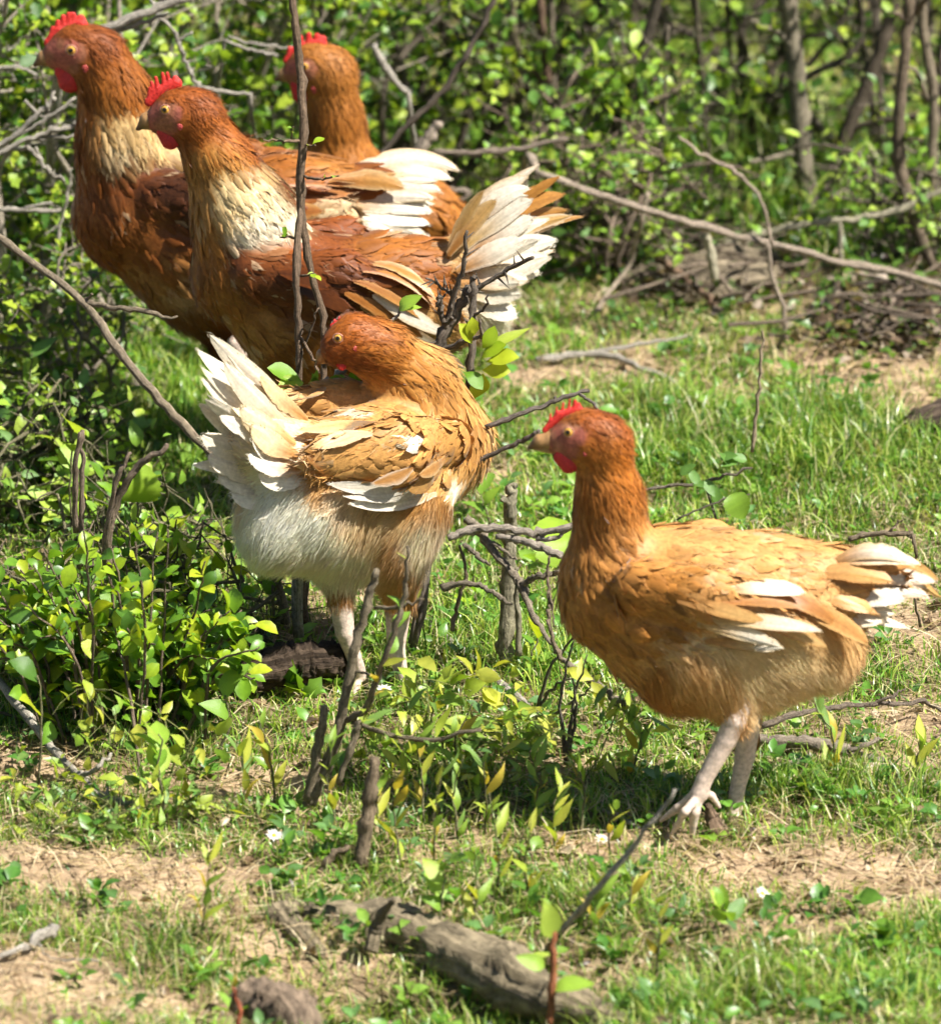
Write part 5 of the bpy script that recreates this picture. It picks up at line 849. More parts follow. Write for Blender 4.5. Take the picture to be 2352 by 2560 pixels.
b0 = ground_to(1372, 2540, (1385, 2330), 22, 14, 0); stick('red_shoot', 'single reddish seedling stem with two pale green leaves beside the old root', 'seedling', [b0], (.85, .36, .20), leaves=[('oval', 3, P(1380, 2345, b0[-1][0][1]), np.array([-.15, -.2, .9]), np.array([.4, -.9, .2]), .042), ('oval', 1, P(1385, 2480, b0[-1][0][1]), np.array([.9, -.2, .35]), np.array([0, -.4, .9]), .040), ('oval', 1, P(1360, 2420, b0[-1][0][1]), np.array([-.7, -.2, .4]), np.array([0, -.8, .6]), .03)])
b0 = ground_to(590, 2620, (585, 2470), 14, 8, 0); stick('red_sprout', 'short bare reddish sprout on the soil at the root stub', 'sprout', [b0], (.95, .30, .18), leaves=[('lance', 4, b0[-1][0], np.array([.1, -.2, .8]), np.array([.4, -.9, .2]), .016)])
for k, (x, y, tops) in enumerate(((1415, 1900, ((1435, 1590), (1462, 1640), (1440, 1700))), (1330, 1800, ((1460, 1560), (1430, 1690), (1480, 1720))))):
    br = [ground_to(x, y, tp, 12, 4, -.05) for tp in tops]
    stick('bare_sprig', ('grey bare sprig of three thin stems in front of the buff hen\'s breast', 'low leafless sprig leaning right beside the pale peeled stick')[k], 'sprig', br, (.5, .48, .44), leaves=lv('lance', br[1], [.3, .5, .8], .022) if k == 0 else None)
# --- leafy shrub at left
base = H(330, 1790, 0.0); br, lf, lx = [], [], []
gg = np.random.default_rng(33)
for k in range(92):
    tx, ty = gg.uniform(-40, 660), 0; ty = 1760-gg.uniform(.15, 1)*(520 if tx < 520 else 330)*(1-.25*abs(tx-330)/300); st = H(330+(tx-330)*.45+gg.normal(0, 25), 1800+gg.normal(0, 35), 0.0)
    tp = P(tx, ty, st[1]+gg.normal(-.03, .06)); mid = .55*st+.45*tp+np.array([0, 0, .03])+gg.normal(0, .008, 3); b = [(st-UPZ*.01, .0018), (mid, .0014), (tp, .0008)]
    br.append(b); m_ = 15; new = lv('obovate', b, np.linspace(.15, 1, m_)+gg.normal(0, .03, m_), .0225, .95, .25, gg=gg); lf += new[4::4]; lx += new[0:1]+new[1::4]+new[2::4]+new[3::4]
br += [pl([(190, 1330, .30, 16), (190, 1180, .29, 14), (200, 1085, .28, 12)]), pl([(268, 1420, .30, 26), (275, 1300, .29, 24), (330, 1190, .28, 18), (412, 1115, .27, 13)]), pl([(272, 1290, .29, 16), (295, 1190, .28, 13), (325, 1130, .28, 10)]), pl([(200, 1420, .3, 16), (205, 1200, .3, 12), (206, 1080, .3, 12)])]
stick('leafy_shrub', 'dense low shrub of small rounded glossy green leaves with bare stub stems at the top', 'shrub', br, (.55, .46, .40), leaves=lf, extra=lx)
for k, (x, y, tx, ty, L, n_, kind, lab, cat) in enumerate(((345, 1500, 345, 1255, .046, 1, 'broad', 'single broad veined yellow green leaf on a stem above the leafy shrub', 'plant'), (190, 1420, 185, 1060, .028, 6, 'broad', 'tall seedling with a whorl of broad toothed leaves left of the arching branch', 'plant'), (95, 1960, 100, 1690, .042, 3, 'obovate', 'low plant with big rounded yellow green leaves under the daisies', 'plant'), (530, 1890, 560, 1740, .042, 3, 'oval', 'low plant with big oval leaves at the foot of the leafy shrub', 'plant'), (420, 2060, 400, 1830, .034, 7, 'oval', 'mid green seedling with several oval leaves above the lichen branch', 'plant'), (60, 1180, 80, 880, .034, 9, 'oval', 'pale green leafy sprig under the rust hen beside the hedge', 'plant'), (250, 1160, 300, 960, .030, 8, 'oval', 'spreading leafy weed in the grass below the arching branch', 'plant'), (1350, 1560, 1400, 1410, .050, 2, 'broad', 'upright light green dock leaf between the stump and the buff hen', 'plant'), (1330, 1700, 1345, 1590, .03, 3, 'obovate', 'small plant with round pale leaves below the dead branch', 'plant'), (1230, 1320, 1200, 1230, .034, 3, 'oval', 'pale clover like leaf standing right of the cream hen\'s breast', 'plant'), (1190, 1550, 1180, 1440, .034, 3, 'obovate', 'grass hidden seedling with two long leaves under the dead stick', 'plant'), (1100, 2330, 1110, 2170, .030, 5, 'oval', 'dull green seedling right behind the old root', 'plant'), (1820, 2360, 1800, 2260, .022, 8, 'oval', 'low bushy weed on the bare soil below the buff hen', 'plant'), (2260, 2400, 2200, 2330, .022, 12, 'lobed', 'patch of dark lobed leaves on the bare soil at right', 'plant'), (740, 1760, 720, 1700, .024, 8, 'lobed', 'dark lobed weed under the short dark log', 'plant'), (1300, 2430, 1320, 2400, .03, 2, 'oval', 'single dark drooping leaf on the old root', 'plant'))):
    b = ground_to(x, y, (tx, ty), 9, 4); lf = lv(kind, b, np.linspace(.45, 1, n_) if n_ > 1 else [1.0], L, .9, .25, gg=gg)
    if n_ == 1: lf = [('broad', 0, b[-1][0], np.array([.1, -.1, .9]), np.array([.25, -.95, .1]), L)]
    stick('seedling', lab, cat, [b], GRN, leaves=lf, sides=5)
# --- blades of a taller tuft and the bramble by the buff hen's neck
b0 = pl([(1590, 1225, .72, 7), (1680, 1215, .72, 8), (1760, 1205, .72, 9), (1880, 1170, .72, 6)]); b1 = pl([(1690, 1300, .70, 5), (1780, 1260, .7, 5), (1870, 1235, .7, 4)]); b2 = pl([(1760, 1205, .72, 6), (1800, 1330, .70, 6)])
lf = [('oval', 2, P(1700+20*k, 1190+gg.normal(0, 18), .71), np.array([gg.normal(), -.3, gg.normal()]), np.array([0, -.6, .8]), .022) for k in range(5)]+[('oval', 2, P(1800+22*k, 1160+gg.normal(0, 14), .71), np.array([gg.normal(), -.3, gg.normal()]), np.array([0, -.6, .8]), .022) for k in range(4)]+[('broad', 1, P(1830, 1235, .70), np.array([.4, -.3, -.8]), np.array([0, -.9, .3]), .03)]
stick('bramble_sprig', 'low bramble sprig with dull grey green leaves in the grass behind the buff hen', 'bramble', [b0, b1, b2], (.45, .42, .38), leaves=lf)
# --- daisies
def daisy(px, py, h, tilt, label, grp, size=.009):
    c = P(px, py, H(px, py+h, 0)[1]); ft = np.array([c[0], c[1], 0.0]); ft[2] = float(gh(ft[0], ft[1])); root = empty('daisy', ft); tag(root, label, 'daisy', grp)
    B = MB(); B.add(*tube([ft-UPZ*.004, .5*(ft+c)+np.array([.003, 0, 0]), c], [.0009, .0008, .0008], 5, 4, .05, 0, (.25, .34, .08), 3)); link('stalk', B.mesh('stalk', ft), M['grass'], root)
    n = nrm(tilt); a = nrm(np.cross(n, [.2, .3, 1])); b = np.cross(n, a); B = MB(); th = np.arange(10)*.628
    V = np.vstack([c+n*.0022]+[c+n*z+(a*math.cos(t)+b*math.sin(t))*r for z, r in ((.0016, .0018), (0, .003)) for t in th]); T = [(0, 1+k, 1+(k+1) % 10) for k in range(10)]; Q = [(1+k, 11+k, 11+(k+1) % 10, 1+(k+1) % 10) for k in range(10)]
    B.add(V, Q, T, (.75, .50, .03)); fc_ = link('flower_centre', B.mesh('centre', ft), M['grass'], root)
    for k in range(22):
        t = k*6.283/22+random.gauss(0, .05); d = nrm(a*math.cos(t)+b*math.sin(t)+n*random.uniform(.05, .4)); s = np.cross(n, d); L = size*random.uniform(.85, 1.1); B = MB()
        V = [c+d*.0024-s*.0005, c+d*.0024+s*.0005, c+d*L*.7+s*.0010, c+d*L*.7-s*.0010, c+d*L]; B.add(V, [(0, 1, 2, 3)], [(3, 2, 4)], (.82, .80, .80)); link('petal', B.mesh('petal', ft), M['grass'], fc_)
for (x, y, h, tl, lab) in ((108, 1455, 230, (.35, -.5, .8), 'larger white daisy with a yellow centre standing beside the leafy shrub'), (48, 1508, 170, (-.5, -.4, .6), 'tilted white daisy seen from the side beside the larger daisy')): daisy(x, y, h, tl, lab, None, .0125)
for (x, y, h, tl) in ((685, 2090, 80, (.1, -.4, 1)), (1905, 2235, 40, (.5, -.3, .7)), (960, 1725, 60, (.2, -.3, 1)), (1505, 2100, 30, (.1, -.2, 1))): daisy(x, y, h, tl, 'small white daisy low in the foreground grass', 'daisies in the grass', .0085)
# ------------------------------------------------------------------ hedge and thicket behind
def bush(name, label, cat, x, y, h, w, n_main, n_side, n_leaf, g, leaf_L=.016, col=(.8, .74, .68), parts=220, lean=(0, 0), group=None, dens=1.0, twig_r=.0014, lo=.03, kind='lobed'):
    base = np.array([x, y, 0.0]); root = empty(name, base); tag(root, label, cat, group); nodes, TW = [], MB()
    for k in range(n_main):
        a = g.uniform(0, 6.28); r = w*g.uniform(.35, 1); hh = h*g.uniform(.65, 1.1)
        p0 = base+np.array([math.cos(a)*.05, math.sin(a)*.04, -.01]); p3 = base+np.array([math.cos(a)*r+lean[0]*hh, math.sin(a)*r*.7+lean[1]*hh, hh])
        p1 = p0*.66+p3*.34+g.normal(0, .035, 3); p2 = p0*.33+p3*.67+g.normal(0, .035, 3); sr = min(1, h/.3); b = [(p0, .006*sr), (p1, .005*sr), (p2, .0038*sr), (p3, .0015*sr)]
        B = MB(); B.add(*tube([p for p, _ in b], [q for _, q in b], 6, 5, .1, .002, col, int(g.integers(1e6)))); link('branch', B.mesh('branch', base), M['bark'], root)
        for j in range(n_side):
            pos, d = along(b, [g.uniform(.12, .98)]); pos, d = pos[0], d[0]; e = nrm(g.normal(0, 1, 3)*np.array([1, .8, .45])+d*.5); L = g.uniform(.08, .22)*(h/.5)**.5; q1 = pos+e*L*.5+g.normal(0, .012, 3); q2 = pos+e*L+g.normal(0, .015, 3)-UPZ*.01
            TW.add(*tube([pos, q1, q2], [twig_r*1.6, twig_r*1.2, twig_r*.6], 5, 3, .08, .001, np.asarray(col)*g.uniform(.7, 1.25), int(g.integers(1e6)), False))
            for t in g.uniform(.15, 1, 4):
                c = pos*(1-t)**2+2*t*(1-t)*q1+t*t*q2; e2 = nrm(g.normal(0, 1, 3)); l2 = g.uniform(.02, .06); TW.add(*tube([c, c+e2*l2*.5+g.normal(0, .004, 3), c+e2*l2], [twig_r*.8, twig_r*.6, twig_r*.3], 3, 1, .05, 0, np.asarray(col)*g.uniform(.7, 1.3), int(g.integers(1e6)), False)); nodes += [c, c+e2*l2*.6, c+e2*l2]
            nodes += [q1, q2]
    o = link('twigs', TW.mesh('twigs', base), M['bark'], root); o['kind'] = 'stuff'
    nodes = np.array(nodes); nodes = nodes[nodes[:, 2] > lo]; k = g.integers(0, len(nodes), n_leaf); pos = nodes[k]+g.normal(0, .007, (n_leaf, 3)); d = nrm(g.normal(0, 1, (n_leaf, 3))+np.array([0, -.1, .35])); nn = nrm(np.array([.2, -.25, 1])+g.normal(0, .5, (n_leaf, 3))); L = leaf_L*g.uniform(.4, 1.45, n_leaf)
    u, v = proj(pos); seen = (u > 0) & (u < 2352) & (v > 0) & (v < 2560); idx = np.argsort(np.where(seen, pos[:, 1], 99))[:parts]; rest = np.ones(n_leaf, bool); rest[idx] = False
    for i in idx: put_leaf(kind, int(g.integers(0, 4)), pos[i], d[i], nn[i], L[i], root)
    pal = np.asarray(PAL[kind])[g.integers(0, 4, n_leaf)]*(1+g.normal(0, .12, (n_leaf, 1))); B = MB(); scatter_leaves(B, 'oval' if kind != 'lance' else 'lance', pos[rest]-base, d[rest], nn[rest], L[rest], L[rest]*g.uniform(.45, .75, rest.sum()), pal[rest], 4)
    o = link('foliage', B.mesh('foliage'), M['leaf'], root); o['kind'] = 'stuff'; return root
g = np.random.default_rng(90)
XP = lambda px, y: float(P(px, 600, y)[0])
bush('hawthorn_bush', 'thick hawthorn bush with tangled grey twigs left of the rust hen', 'bush', XP(-60, 1.62), 1.62, .52, .20, 10, 13, 3600, g, .017, (.95, .9, .85), 260)
bush('hawthorn_bush', 'dense dark leaved hawthorn bush behind the rust hen\'s head', 'bush', XP(260, 1.95), 1.95, .62, .24, 10, 14, 4600, g, .018, (.9, .85, .8), 260)
bush('hawthorn_bush', 'bright leaved hawthorn bush between the rust hen and the plain hen', 'bush', XP(600, 2.05), 2.05, .62, .22, 9, 13, 3400, g, .018, (.85, .8, .75), 240)
bush('hawthorn_bush', 'loose hawthorn bush with open twigs right of the plain hen\'s head', 'bush', XP(1010, 2.25), 2.25, .60, .22, 11, 12, 1500, g, .018, (.40, .36, .33), 220, lo=.10)
bush('hawthorn_bush', 'deep shaded hawthorn bush in the second row at the left', 'bush', XP(60, 2.35), 2.35, .75, .30, 9, 14, 5200, g, .019, (.7, .65, .6), 60)
bush('hawthorn_bush', 'deep shaded hawthorn bush in the second row behind the plain hen', 'bush', XP(700, 2.75), 2.75, .80, .30, 9, 13, 4200, g, .019, (.6, .55, .5), 60)
bush('young_thicket', 'thin light green thicket behind the thick sapling trunk', 'bush', XP(1880, 3.3), 3.3, .62, .34, 7, 8, 600, g, .022, (.6, .55, .48), 60, lo=.12)
bush('young_thicket', 'thin light green thicket behind the dark leaning trunk', 'bush', XP(1500, 3.0), 3.0, .62, .32, 7, 8, 600, g, .021, (.55, .5, .45), 60, lo=.10)
bush('young_thicket', 'thin light green thicket behind the crossing trunks at the far right', 'bush', XP(2260, 3.0), 3.0, .62, .30, 7, 8, 700, g, .021, (.6, .55, .5), 60, lo=.08)
bush('young_thicket', 'low shaded thicket of dull leaves under the hanging branch at right', 'bush', XP(2200, 2.05), 2.02, .14, .14, 8, 8, 500, g, .016, (.5, .45, .42), 80, kind='oval')
bush('young_thicket', 'low leafy thicket between the tail fan and the dark leaning trunk', 'bush', XP(1480, 1.95), 1.95, .22, .16, 8, 10, 800, g, .015, (.6, .5, .45), 80, kind='oval')
bush('ivy_bush', 'glossy grey green ivy like bush beside the dark leaning trunk', 'bush', XP(1600, 2.05), 2.05, .30, .10, 6, 8, 420, g, .022, (.6, .55, .5), 90, kind='oval', lo=.10)
# far foliage mass beyond the thicket, reading as one
B = MB(); n = 26000; y = g.uniform(3.6, 7.5, n); x = g.uniform(-1.6, 1.9, n); z = np.abs(g.normal(0, .42, n))*(.35+.9*vnoise(np.stack([x*3, y*2], 1), 77)); q = vnoise(np.stack([x*5, y*4, z*6], 1), 78); k = q > .42; x, y, z = x[k], y[k], z[k]; n = len(x)
C = pick([(.12, .26, .03), (.22, .38, .04), (.30, .42, .05), (.07, .16, .03)], n, g); L = g.uniform(.02, .05, n); scatter_leaves(B, 'oval', np.stack([x, y, z], 1), g.normal(0, 1, (n, 3))+np.array([0, 0, .3]), np.tile([.2, -.2, 1.0], (n, 1))+g.normal(0, .5, (n, 3)), L, L*.6, C, 3)
tag(link('undergrowth', B.mesh('undergrowth'), M['leaf']), 'far sunlit undergrowth beyond the thicket, one green mass', 'undergrowth', kind='stuff')
# --- sapling trunks, each one its own tree
def sapling(label, main, branches, col, nl=60, L=.018, kind='lobed', name='sapling_tree', crown=None):
    y = main[0][2]; b0 = pl(main); lo = b0[0][0].copy(); lo[2] = min(lo[2], 0); root = empty(name, lo); tag(root, label, 'tree')
    B = MB(); pts = [p for p, r in b0]; rad = [r for p, r in b0]; pts = [np.array([pts[0][0], pts[0][1], -.02])]+pts+[pts[-1]+(pts[-1]-pts[-2])*1.4]; rad = [rad[0]*1.15]+rad+[rad[-1]*.8]
    B.add(*tube(pts, rad, 9, 6, .07, .001, col, int(g.integers(1e6)))); link('trunk', B.mesh('trunk', lo), M['bark'], root); br = []
    for b in branches: bb = pl(b); br.append(bb); B = MB(); B.add(*tube([p for p, r in bb], [r for p, r in bb], 6, 5, .1, .0015, col, int(g.integers(1e6)))); link('branch', B.mesh('branch', lo), M['bark'], root)
    tp = pts[-1]
    for j in range(5):                           # limbs and crown above the picture
        e = nrm(g.normal(0, 1, 3)*np.array([1, 1, .3])+np.array([0, 0, .7])); q = [(tp-np.array([0, 0, .03*j]), rad[-1]*.7), (tp+e*.10, rad[-1]*.5), (tp+e*.24+g.normal(0, .02, 3), .001)]; br.append(q); B = MB(); B.add(*tube([p for p, r in q], [r for p, r in q], 5, 4, .1, .001, col, j)); link('branch', B.mesh('branch', lo), M['bark'], root)
    for i in range(nl):
        b = br[int(g.integers(0, len(br)))]; put_leaf(*lv(kind, b, [g.uniform(.3, 1)], L, gg=g)[0], root)
    k = 26; nodes = np.concatenate([along(b, g.uniform(.3, 1, k))[0] for b in br[-5:]])+g.normal(0, .035, (k*5, 3)); B = MB(); n_ = len(nodes); LL = L*g.uniform(.7, 1.2, n_)
    scatter_leaves(B, 'oval', nodes-lo, g.normal(0, 1, (n_, 3)), np.tile([0, 0, 1.0], (n_, 1))+g.normal(0, .5, (n_, 3)), LL, LL*.6, pick(PAL['lobed'], n_, g), 4); o = link('crown', B.mesh('crown'), M['leaf'], root); o['kind'] = 'stuff'
Yg = lambda py: float(H(1176, py, 0)[1])
y = Yg(560); sapling('thick straight grey sapling trunk rising from the grass in full sun', [(2022, 560, y, 50), (2012, 440, y, 48), (2003, 330, y, 47), (1992, 200, y, 46), (1980, 80, y, 44), (1968, -40, y, 42)], [[(1985, 120, y, 16), (1940, 80, y-.02, 14), (1880, 50, y-.04, 10)], [(2000, 380, y, 14), (1900, 400, y-.03, 12), (1830, 420, y-.05, 9)]], (0.59, 0.56, 0.48), 18)
y = Yg(520); sapling('dark sapling trunk leaning right beside the thick straight one', [(2070, 520, y, 42), (2100, 380, y, 40), (2150, 250, y, 36), (2200, 120, y, 34), (2245, -40, y, 30)], [[(2120, 330, y, 16), (2200, 300, y-.02, 14), (2352, 290, y-.05, 12)]], (0.30, 0.26, 0.23), 30)
y = Yg(690); sapling('curving brown sapling trunk at the far right with knots', [(2345, 690, y, 30), (2300, 590, y, 30), (2265, 480, y, 32), (2245, 370, y, 32), (2255, 200, y, 30), (2268, 60, y, 28), (2278, -50, y, 26)], [[(2265, 50, y, 12), (2235, 30, y-.02, 10), (2215, 33, y-.02, 8)], [(2250, 350, y, 14), (2300, 350, y-.02, 10)]], (0.45, 0.38, 0.32), 30)
y = Yg(620); sapling('dark thin trunk leaning right in the middle of the thicket', [(1455, 620, y, 34), (1480, 520, y, 33), (1515, 400, y, 32), (1560, 260, y, 30), (1600, 150, y, 28), (1650, -30, y, 26)], [[(1530, 360, y, 12), (1640, 260, y-.02, 10), (1750, 210, y-.04, 7)]], (0.22, 0.20, 0.18), 34)
y = Yg(560); sapling('slim reddish stem standing right of the white tail fan', [(1392, 560, y, 20), (1380, 400, y, 20), (1372, 260, y, 20), (1362, 120, y, 20), (1345, -40, y, 18)], [[(1372, 250, y, 14), (1340, 180, y-.02, 14), (1310, 150, y-.03, 10)]], (0.41, 0.29, 0.24), 30)
y = Yg(520); sapling('slim olive grey stem behind the reddish stem', [(1322, 520, y, 26), (1310, 380, y, 26), (1302, 260, y, 24), (1290, 120, y, 22), (1272, -40, y, 20)], [[(1300, 240, y, 10), (1250, 160, y-.02, 8)]], (0.38, 0.36, 0.26), 30)
y = Yg(500); sapling('pale grey stem bending right above the tail fan', [(1402, 500, y, 22), (1390, 380, y, 20), (1382, 200, y, 20), (1380, 80, y, 18), (1376, -40, y, 16)], [[(1440, 60, y-.05, 16), (1462, 160, y-.05, 16), (1490, 240, y-.05, 14), (1560, 320, y-.05, 10)]], (0.53, 0.48, 0.42), 26)
y = Yg(640); sapling('thin crossing stem at the far right edge in sun', [(2350, 640, y, 26), (2330, 420, y, 24), (2335, 250, y, 24), (2310, 80, y, 26), (2300, -40, y, 26)], [[(2320, 250, y, 14), (2290, 180, y-.02, 12), (2245, 150, y-.03, 8)]], (0.59, 0.53, 0.45), 16)
y = Yg(430); sapling('slender green stem behind the thick straight trunk', [(1860, 440, y, 14), (1850, 300, y, 14), (1830, 160, y, 13), (1810, -30, y, 12)], [[(1850, 300, y, 8), (1900, 200, y-.02, 6)]], (0.28, 0.28, 0.18), 40)
y = Yg(560); sapling('slender dull stem between the ivy bush and the thick trunk', [(1755, 600, y, 12), (1770, 420, y, 13), (1762, 260, y, 12), (1745, 100, y, 11), (1740, -30, y, 10)], [[(1770, 400, y, 8), (1720, 300, y-.02, 6)]], (0.31, 0.29, 0.23), 40)
# --- fallen and hanging branches of the thicket
def ybr(lst, y): return pl([(a, b, y, w) for a, b, w in lst])
stick('hanging_branch', 'long thin grey branch sloping down from the tail fan to the right edge', 'branch', [ybr([(1340, 430, 17), (1480, 480, 18), (1600, 520, 19), (1760, 565, 19), (1930, 612, 19), (2150, 665, 18), (2420, 730, 17)], 1.66), ybr([(1930, 612, 8), (1900, 500, 9), (1840, 430, 10), (1750, 380, 9), (1700, 340, 6)], 1.65), ybr([(1920, 610, 10), (1932, 700, 12), (1965, 800, 12), (1930, 900, 9), (1890, 1020, 10), (1870, 1100, 9)], 1.62), pl([(1345, 432, 1.66, 17), (1310, 420, 1.8, 18), (1260, 900, 1.9, 18)])], (.95, .85, .78))
stick('upright_dead_stem', 'short dead stem standing in the grass right of the hanging branch fork', 'stem', [pl([(1880, 1130, .86, 10), (1893, 1010, .86, 10), (1902, 900, .86, 8), (1906, 830, .86, 5)])], (.85, .75, .6))
stick('peeled_branch', 'pale peeled branch lying across the thicket floor behind the hanging branch', 'branch', [ybr([(1780, 620, 16), (1900, 585, 18), (2015, 560, 20), (2130, 545, 17), (2260, 520, 17), (2400, 455, 16)], 1.9), ybr([(1800, 610, 12), (1780, 700, 10)], 1.88), ybr([(2100, 545, 12), (2105, 760, 12)], 1.9)], (1.15, 1.0, .85))
stick('dead_log', 'crumbling grey brown log lying in the shade of the thicket', 'log', [[(H(1560, 705, .012), .008), (H(1660, 690, .02), .018), (H(1790, 700, .022), .021), (H(1900, 690, .02), .017), (H(1970, 680, .01), .008)], [(H(1640, 660, .03), .008), (H(1760, 655, .035), .014), (H(1850, 640, .04), .012), (H(1940, 640, .03), .006)], [(H(1690, 740, .01), .006), (H(1800, 735, .012), .012), (H(1880, 745, .01), .006)]], (1.15, 1.0, .88), mat='log_bark', sides=11, rough=.10, wob=.003)
stick('pale_stake', 'short pale broken stake leaning against the crumbling log', 'stake', [pl([(1788, 700, 1.72, 20), (1780, 650, 1.72, 22), (1768, 590, 1.72, 20), (1764, 575, 1.72, 8)])], (1.5, 1.2, .85), rough=.06)
stick('rotten_wood', 'pinkish piece of rotten wood lying on bare soil at the thicket edge', 'wood', [[(H(2140, 850, .01), .006), (H(2190, 842, .012), .012), (H(2240, 832, .014), .011), (H(2275, 845, .012), .006)], [(H(2200, 832, .02), .007), (H(2225, 810, .028), .006), (H(2262, 822, .02), .004)]], (2.0, 1.6, 1.4), mat='log_bark', sides=9, rough=.10, wob=.002)
stick('dark_log', 'dark rotting log behind the pinkish piece of wood', 'log', [[(H(2030, 770, .006), .005), (H(2120, 778, .010), .011), (H(2220, 785, .012), .013), (H(2330, 790, .012), .012), (H(2420, 795, .01), .01)]], (.5, .42, .38), mat='log_bark', sides=10)
B = MB(); gl = np.random.default_rng(8)               # brushwood and dead leaves on the thicket floor
for k in range(150):
    q = H(*( (gl.normal(1770, 110), gl.normal(665, 40)) if k % 2 else (gl.normal(2230, 110), gl.normal(760, 50)) ), gl.uniform(.0, .05)); a_ = gl.uniform(0, 3.14); d_ = np.array([math.cos(a_), math.sin(a_)*.7, gl.normal(0, .22)]); l_ = gl.uniform(.03, .14); r_ = gl.uniform(.0008, .003); B.add(*tube([q-d_*l_*.5, q+gl.normal(0, .006, 3), q+d_*l_*.5], [r_, r_, r_*.6], 5, 3, .1, 0, np.asarray((.42, .36, .32))*gl.uniform(.4, 1.8), k, False))
tag(link('brushwood', B.mesh('brushwood'), M['bark']), 'tangle of broken dead twigs covering the shaded thicket floor', 'brushwood', kind='stuff')
B = MB(); n = 1700; w_ = gl.random(n) < .45; px_, py_ = np.where(w_, gl.normal(1760, 120, n), gl.normal(2230, 120, n)), np.where(w_, gl.normal(660, 45, n), gl.normal(760, 60, n)); q = H(px_, py_, gl.uniform(.003, .03, n)); L = gl.uniform(.010, .026, n)
scatter_leaves(B, 'oval', q, gl.normal(0, 1, (n, 3))*np.array([1, 1, .3]), np.tile([0, 0, 1.0], (n, 1))+gl.normal(0, .5, (n, 3)), L, L*.6, pick([(.13, .09, .06), (.22, .17, .12), (.08, .06, .045), (.34, .28, .23), (.08, .15, .03), (.12, .22, .04)], n, gl), 4)
tag(link('leaf_litter', B.mesh('litter'), M['leaf']), 'brown dead leaves lying on the shaded thicket floor', 'leaf litter', kind='stuff')
stick('half_hidden_log', 'dark log end half hidden in grass at the right edge', 'log', [[(H(2260, 1090, .01), .010), (H(2310, 1060, .02), .020), (H(2420, 1040, .02), .024)]], (.40, .36, .34), mat='log_bark', sides=9)
stick('bleached_twig', 'long bleached twig lying flat in the grass right of the tail fan', 'twig', [hl([(1340, 900, .01, 16), (1460, 885, .012, 18), (1560, 900, .012, 16), (1690, 960, .008, 12)]), hl([(1470, 885, .012, 12), (1600, 860, .02, 9), (1720, 840, .02, 6)])], (1.3, 1.15, 1.0))
stick('shaded_stick', 'slanting brown stick under the hanging branch near the crumbling log', 'stick', [hl([(1640, 640, .05, 16), (1720, 700, .04, 18), (1790, 760, .02, 18)])], (.7, .5, .4))
stick('sloping_twig', 'thin pale twig sloping to the ground in the low leafy thicket', 'twig', [hl([(1620, 480, .16, 12), (1600, 560, .12, 13), (1570, 660, .06, 13), (1480, 790, .005, 12)])], (1.0, .9, .8))
# --- bare hedge sticks at upper left and centre
stick('hedge_stick', 'straight grey hedge stick slanting up behind the rust hen\'s head', 'stick', [ybr([(180, 110, 24), (240, 80, 26), (340, 40, 24), (460, -5, 20), (560, -40, 18)], 1.36), ybr([(240, 85, 12), (330, 65, 11), (420, 28, 9)], 1.37), pl([(180, 110, 1.36, 24), (150, 140, 1.45, 24), (120, 500, 1.6, 26), (110, 840, 1.62, 26)])], (1.15, 1.08, 1.05))
stick('hedge_twig', 'kinked pale hedge twig hanging between the rust hen and the chestnut hen', 'twig', [ybr([(400, 42, 9), (430, 70, 10), (446, 105, 11), (460, 140, 12), (480, 190, 12), (500, 215, 13)], 1.42), ybr([(446, 100, 7), (480, 80, 7)], 1.42), ybr([(500, 215, 10), (560, 228, 11), (625, 234, 10)], 1.44), pl([(400, 42, 1.42, 9), (380, 0, 1.5, 10), (360, -100, 1.6, 12)]), pl([(625, 234, 1.44, 10), (650, 500, 1.6, 12), (660, 850, 1.7, 14)])], (1.2, 1.1, 1.0))
stick('hedge_twig', 'pair of thin straight hedge twigs left of the plain hen\'s beak', 'twig', [ybr([(560, 100, 8), (620, 122, 9), (692, 137, 10)], 1.55), ybr([(570, 90, 7), (640, 110, 8), (730, 118, 8)], 1.57), pl([(560, 100, 1.55, 8), (530, 400, 1.7, 10), (520, 870, 1.72, 12)])], (1.15, 1.05, 1.0))
for k, (lab, br) in enumerate((('forked grey twig in front of the hawthorn left of the rust hen\'s neck', [[(-30, 380, 12), (40, 335, 13), (110, 270, 14), (140, 240, 10)], [(20, 350, 10), (110, 300, 11), (190, 240, 8)], [(60, 250, 8), (110, 290, 8), (130, 230, 7)]]), ('bleached twig pointing at the rust hen\'s throat', [[(-30, 400, 12), (60, 350, 14), (130, 325, 15), (198, 308, 12)], [(60, 350, 10), (120, 345, 9), (190, 340, 7)]]), ('drooping dry twig left of the rust hen\'s breast', [[(70, 365, 11), (100, 400, 12), (130, 435, 11), (160, 450, 7)], [(100, 398, 8), (90, 370, 7)]]), ('low dry twig below the drooping dry twig', [[(-20, 520, 13), (60, 525, 13), (150, 530, 11)], [(60, 520, 8), (130, 505, 7)]]), ('thin upright grey twig beside the rust hen\'s breast', [[(140, 640, 10), (150, 560, 10), (172, 480, 8), (180, 420, 5)], [(150, 560, 7), (110, 590, 6)]]), ('short grey twig level with the rust hen\'s beak', [[(-20, 170, 10), (50, 168, 11), (100, 192, 8)], [(20, 170, 6), (40, 200, 5)]]))):
    y = 1.30+.03*k; bs = [ybr(b, y) for b in br]; bs.append(pl([(br[0][0][0], br[0][0][1], y, br[0][0][2]), (br[0][0][0]-70, br[0][0][1]+60, y+.12, 12), (-110, 880, y+.2, 16)]))
    stick('dry_twig', lab, 'twig', bs, (1.2, 1.12, 1.05))
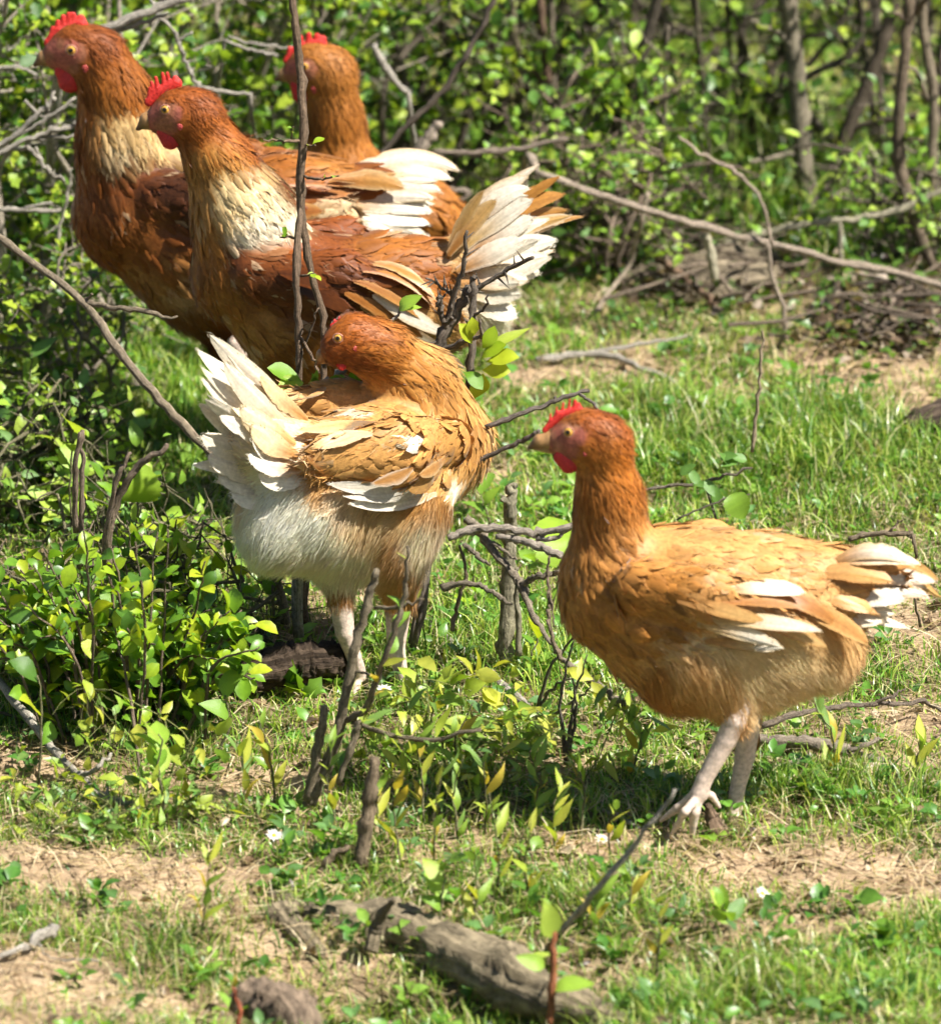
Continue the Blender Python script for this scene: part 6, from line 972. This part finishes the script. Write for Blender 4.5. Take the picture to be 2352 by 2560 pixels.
stick('dark_branch', 'straight dark branch slanting up to the right behind the plain hen\'s neck', 'branch', [ybr([(920, 420, 14), (1000, 330, 15), (1100, 230, 15), (1170, 130, 14), (1230, 10, 13), (1260, -60, 12)], 1.62), pl([(920, 420, 1.62, 14), (900, 560, 1.66, 15), (890, 880, 1.68, 16)])], (.36, .32, .30))
stick('grey_branch', 'short grey branch crossing behind the dark slanting branch', 'branch', [ybr([(935, 110, 18), (965, 170, 19), (1020, 230, 14)], 1.7), pl([(1020, 230, 1.7, 14), (1050, 500, 1.8, 14), (1060, 820, 1.82, 16)])], (1.1, 1.05, 1.05))
stick('broken_branch', 'thick broken pale branch end behind the rust hen\'s tail', 'branch', [ybr([(1030, 400, 34), (1065, 350, 30), (1095, 305, 22)], 1.72), pl([(1030, 400, 1.72, 34), (1010, 560, 1.76, 34), (1000, 830, 1.8, 34)])], (1.0, .9, .85))
stick('level_branch', 'dark level branch running right from behind the white tail', 'branch', [ybr([(1080, 378, 12), (1200, 380, 14), (1300, 370, 14), (1420, 345, 10)], 1.8), ybr([(1130, 520, 12), (1170, 480, 16), (1120, 475, 12)], 1.8), pl([(1080, 378, 1.8, 12), (1070, 560, 1.84, 13), (1060, 790, 1.86, 14)])], (.7, .62, .58))

bush('weed_clump', 'clump of pale lime leaved weeds under the rust hen at the hedge foot', 'weeds', XP(90, .95), .95, .10, .10, 9, 7, 260, g, .022, (.5, .5, .35), 120, kind='oval', lo=.01)
bush('weed_clump', 'clump of mid green weeds beside the arching branch', 'weeds', XP(330, .72), .72, .07, .10, 9, 7, 240, g, .018, (.5, .5, .35), 100, kind='oval', lo=.01)
bush('weed_clump', 'clump of dark green weeds around the bare stub stems of the shrub', 'weeds', XP(60, .42), .42, .12, .10, 9, 7, 300, g, .020, (.5, .45, .35), 120, kind='oval', lo=.01)
bush('weed_clump', 'clump of willow like weeds in front of the broken stump', 'weeds', XP(1160, .10), .10, .05, .12, 8, 4, 260, g, .024, (.7, .85, .3), 130, kind='lance', lo=.005, twig_r=.0006)

bush('young_thicket', 'dark twiggy thicket between the reddish stem and the dark leaning trunk', 'bush', XP(1330, 2.55), 2.55, .55, .22, 11, 9, 420, g, .018, (.30, .27, .24), 60, lo=.10)
bush('young_thicket', 'dark twiggy thicket around the foot of the thick straight trunk', 'bush', XP(1800, 2.5), 2.5, .42, .26, 9, 8, 300, g, .018, (.32, .29, .26), 60, lo=.08)
bush('young_thicket', 'dark twiggy thicket in front of the crossing trunks at the far right', 'bush', XP(2300, 2.35), 2.35, .42, .20, 9, 9, 380, g, .018, (.34, .31, .28), 60, lo=.06)
bush('hawthorn_bush', 'low outlying hawthorn bush at the foot of the hedge under the rust hen', 'bush', XP(40, 1.34), 1.34, .20, .16, 9, 10, 1100, g, .015, (.8, .75, .7), 160, lo=.02)
bush('weed_clump', 'bushy knee of green weeds between the rust hen\'s feet and the arching branch', 'weeds', XP(230, 1.02), 1.02, .09, .16, 10, 7, 420, g, .017, (.5, .5, .35), 140, kind='oval', lo=.01)
bush('weed_clump', 'loose leafy weeds just left of the cream tail', 'weeds', XP(400, .52), .52, .08, .13, 10, 7, 360, g, .018, (.5, .5, .35), 140, kind='obovate', lo=.01)
bush('weed_clump', 'thin lime weeds growing through the lichen branch', 'weeds', XP(260, .0), .0, .05, .16, 10, 5, 260, g, .018, (.6, .7, .3), 120, kind='lance', lo=.005, twig_r=.0006)
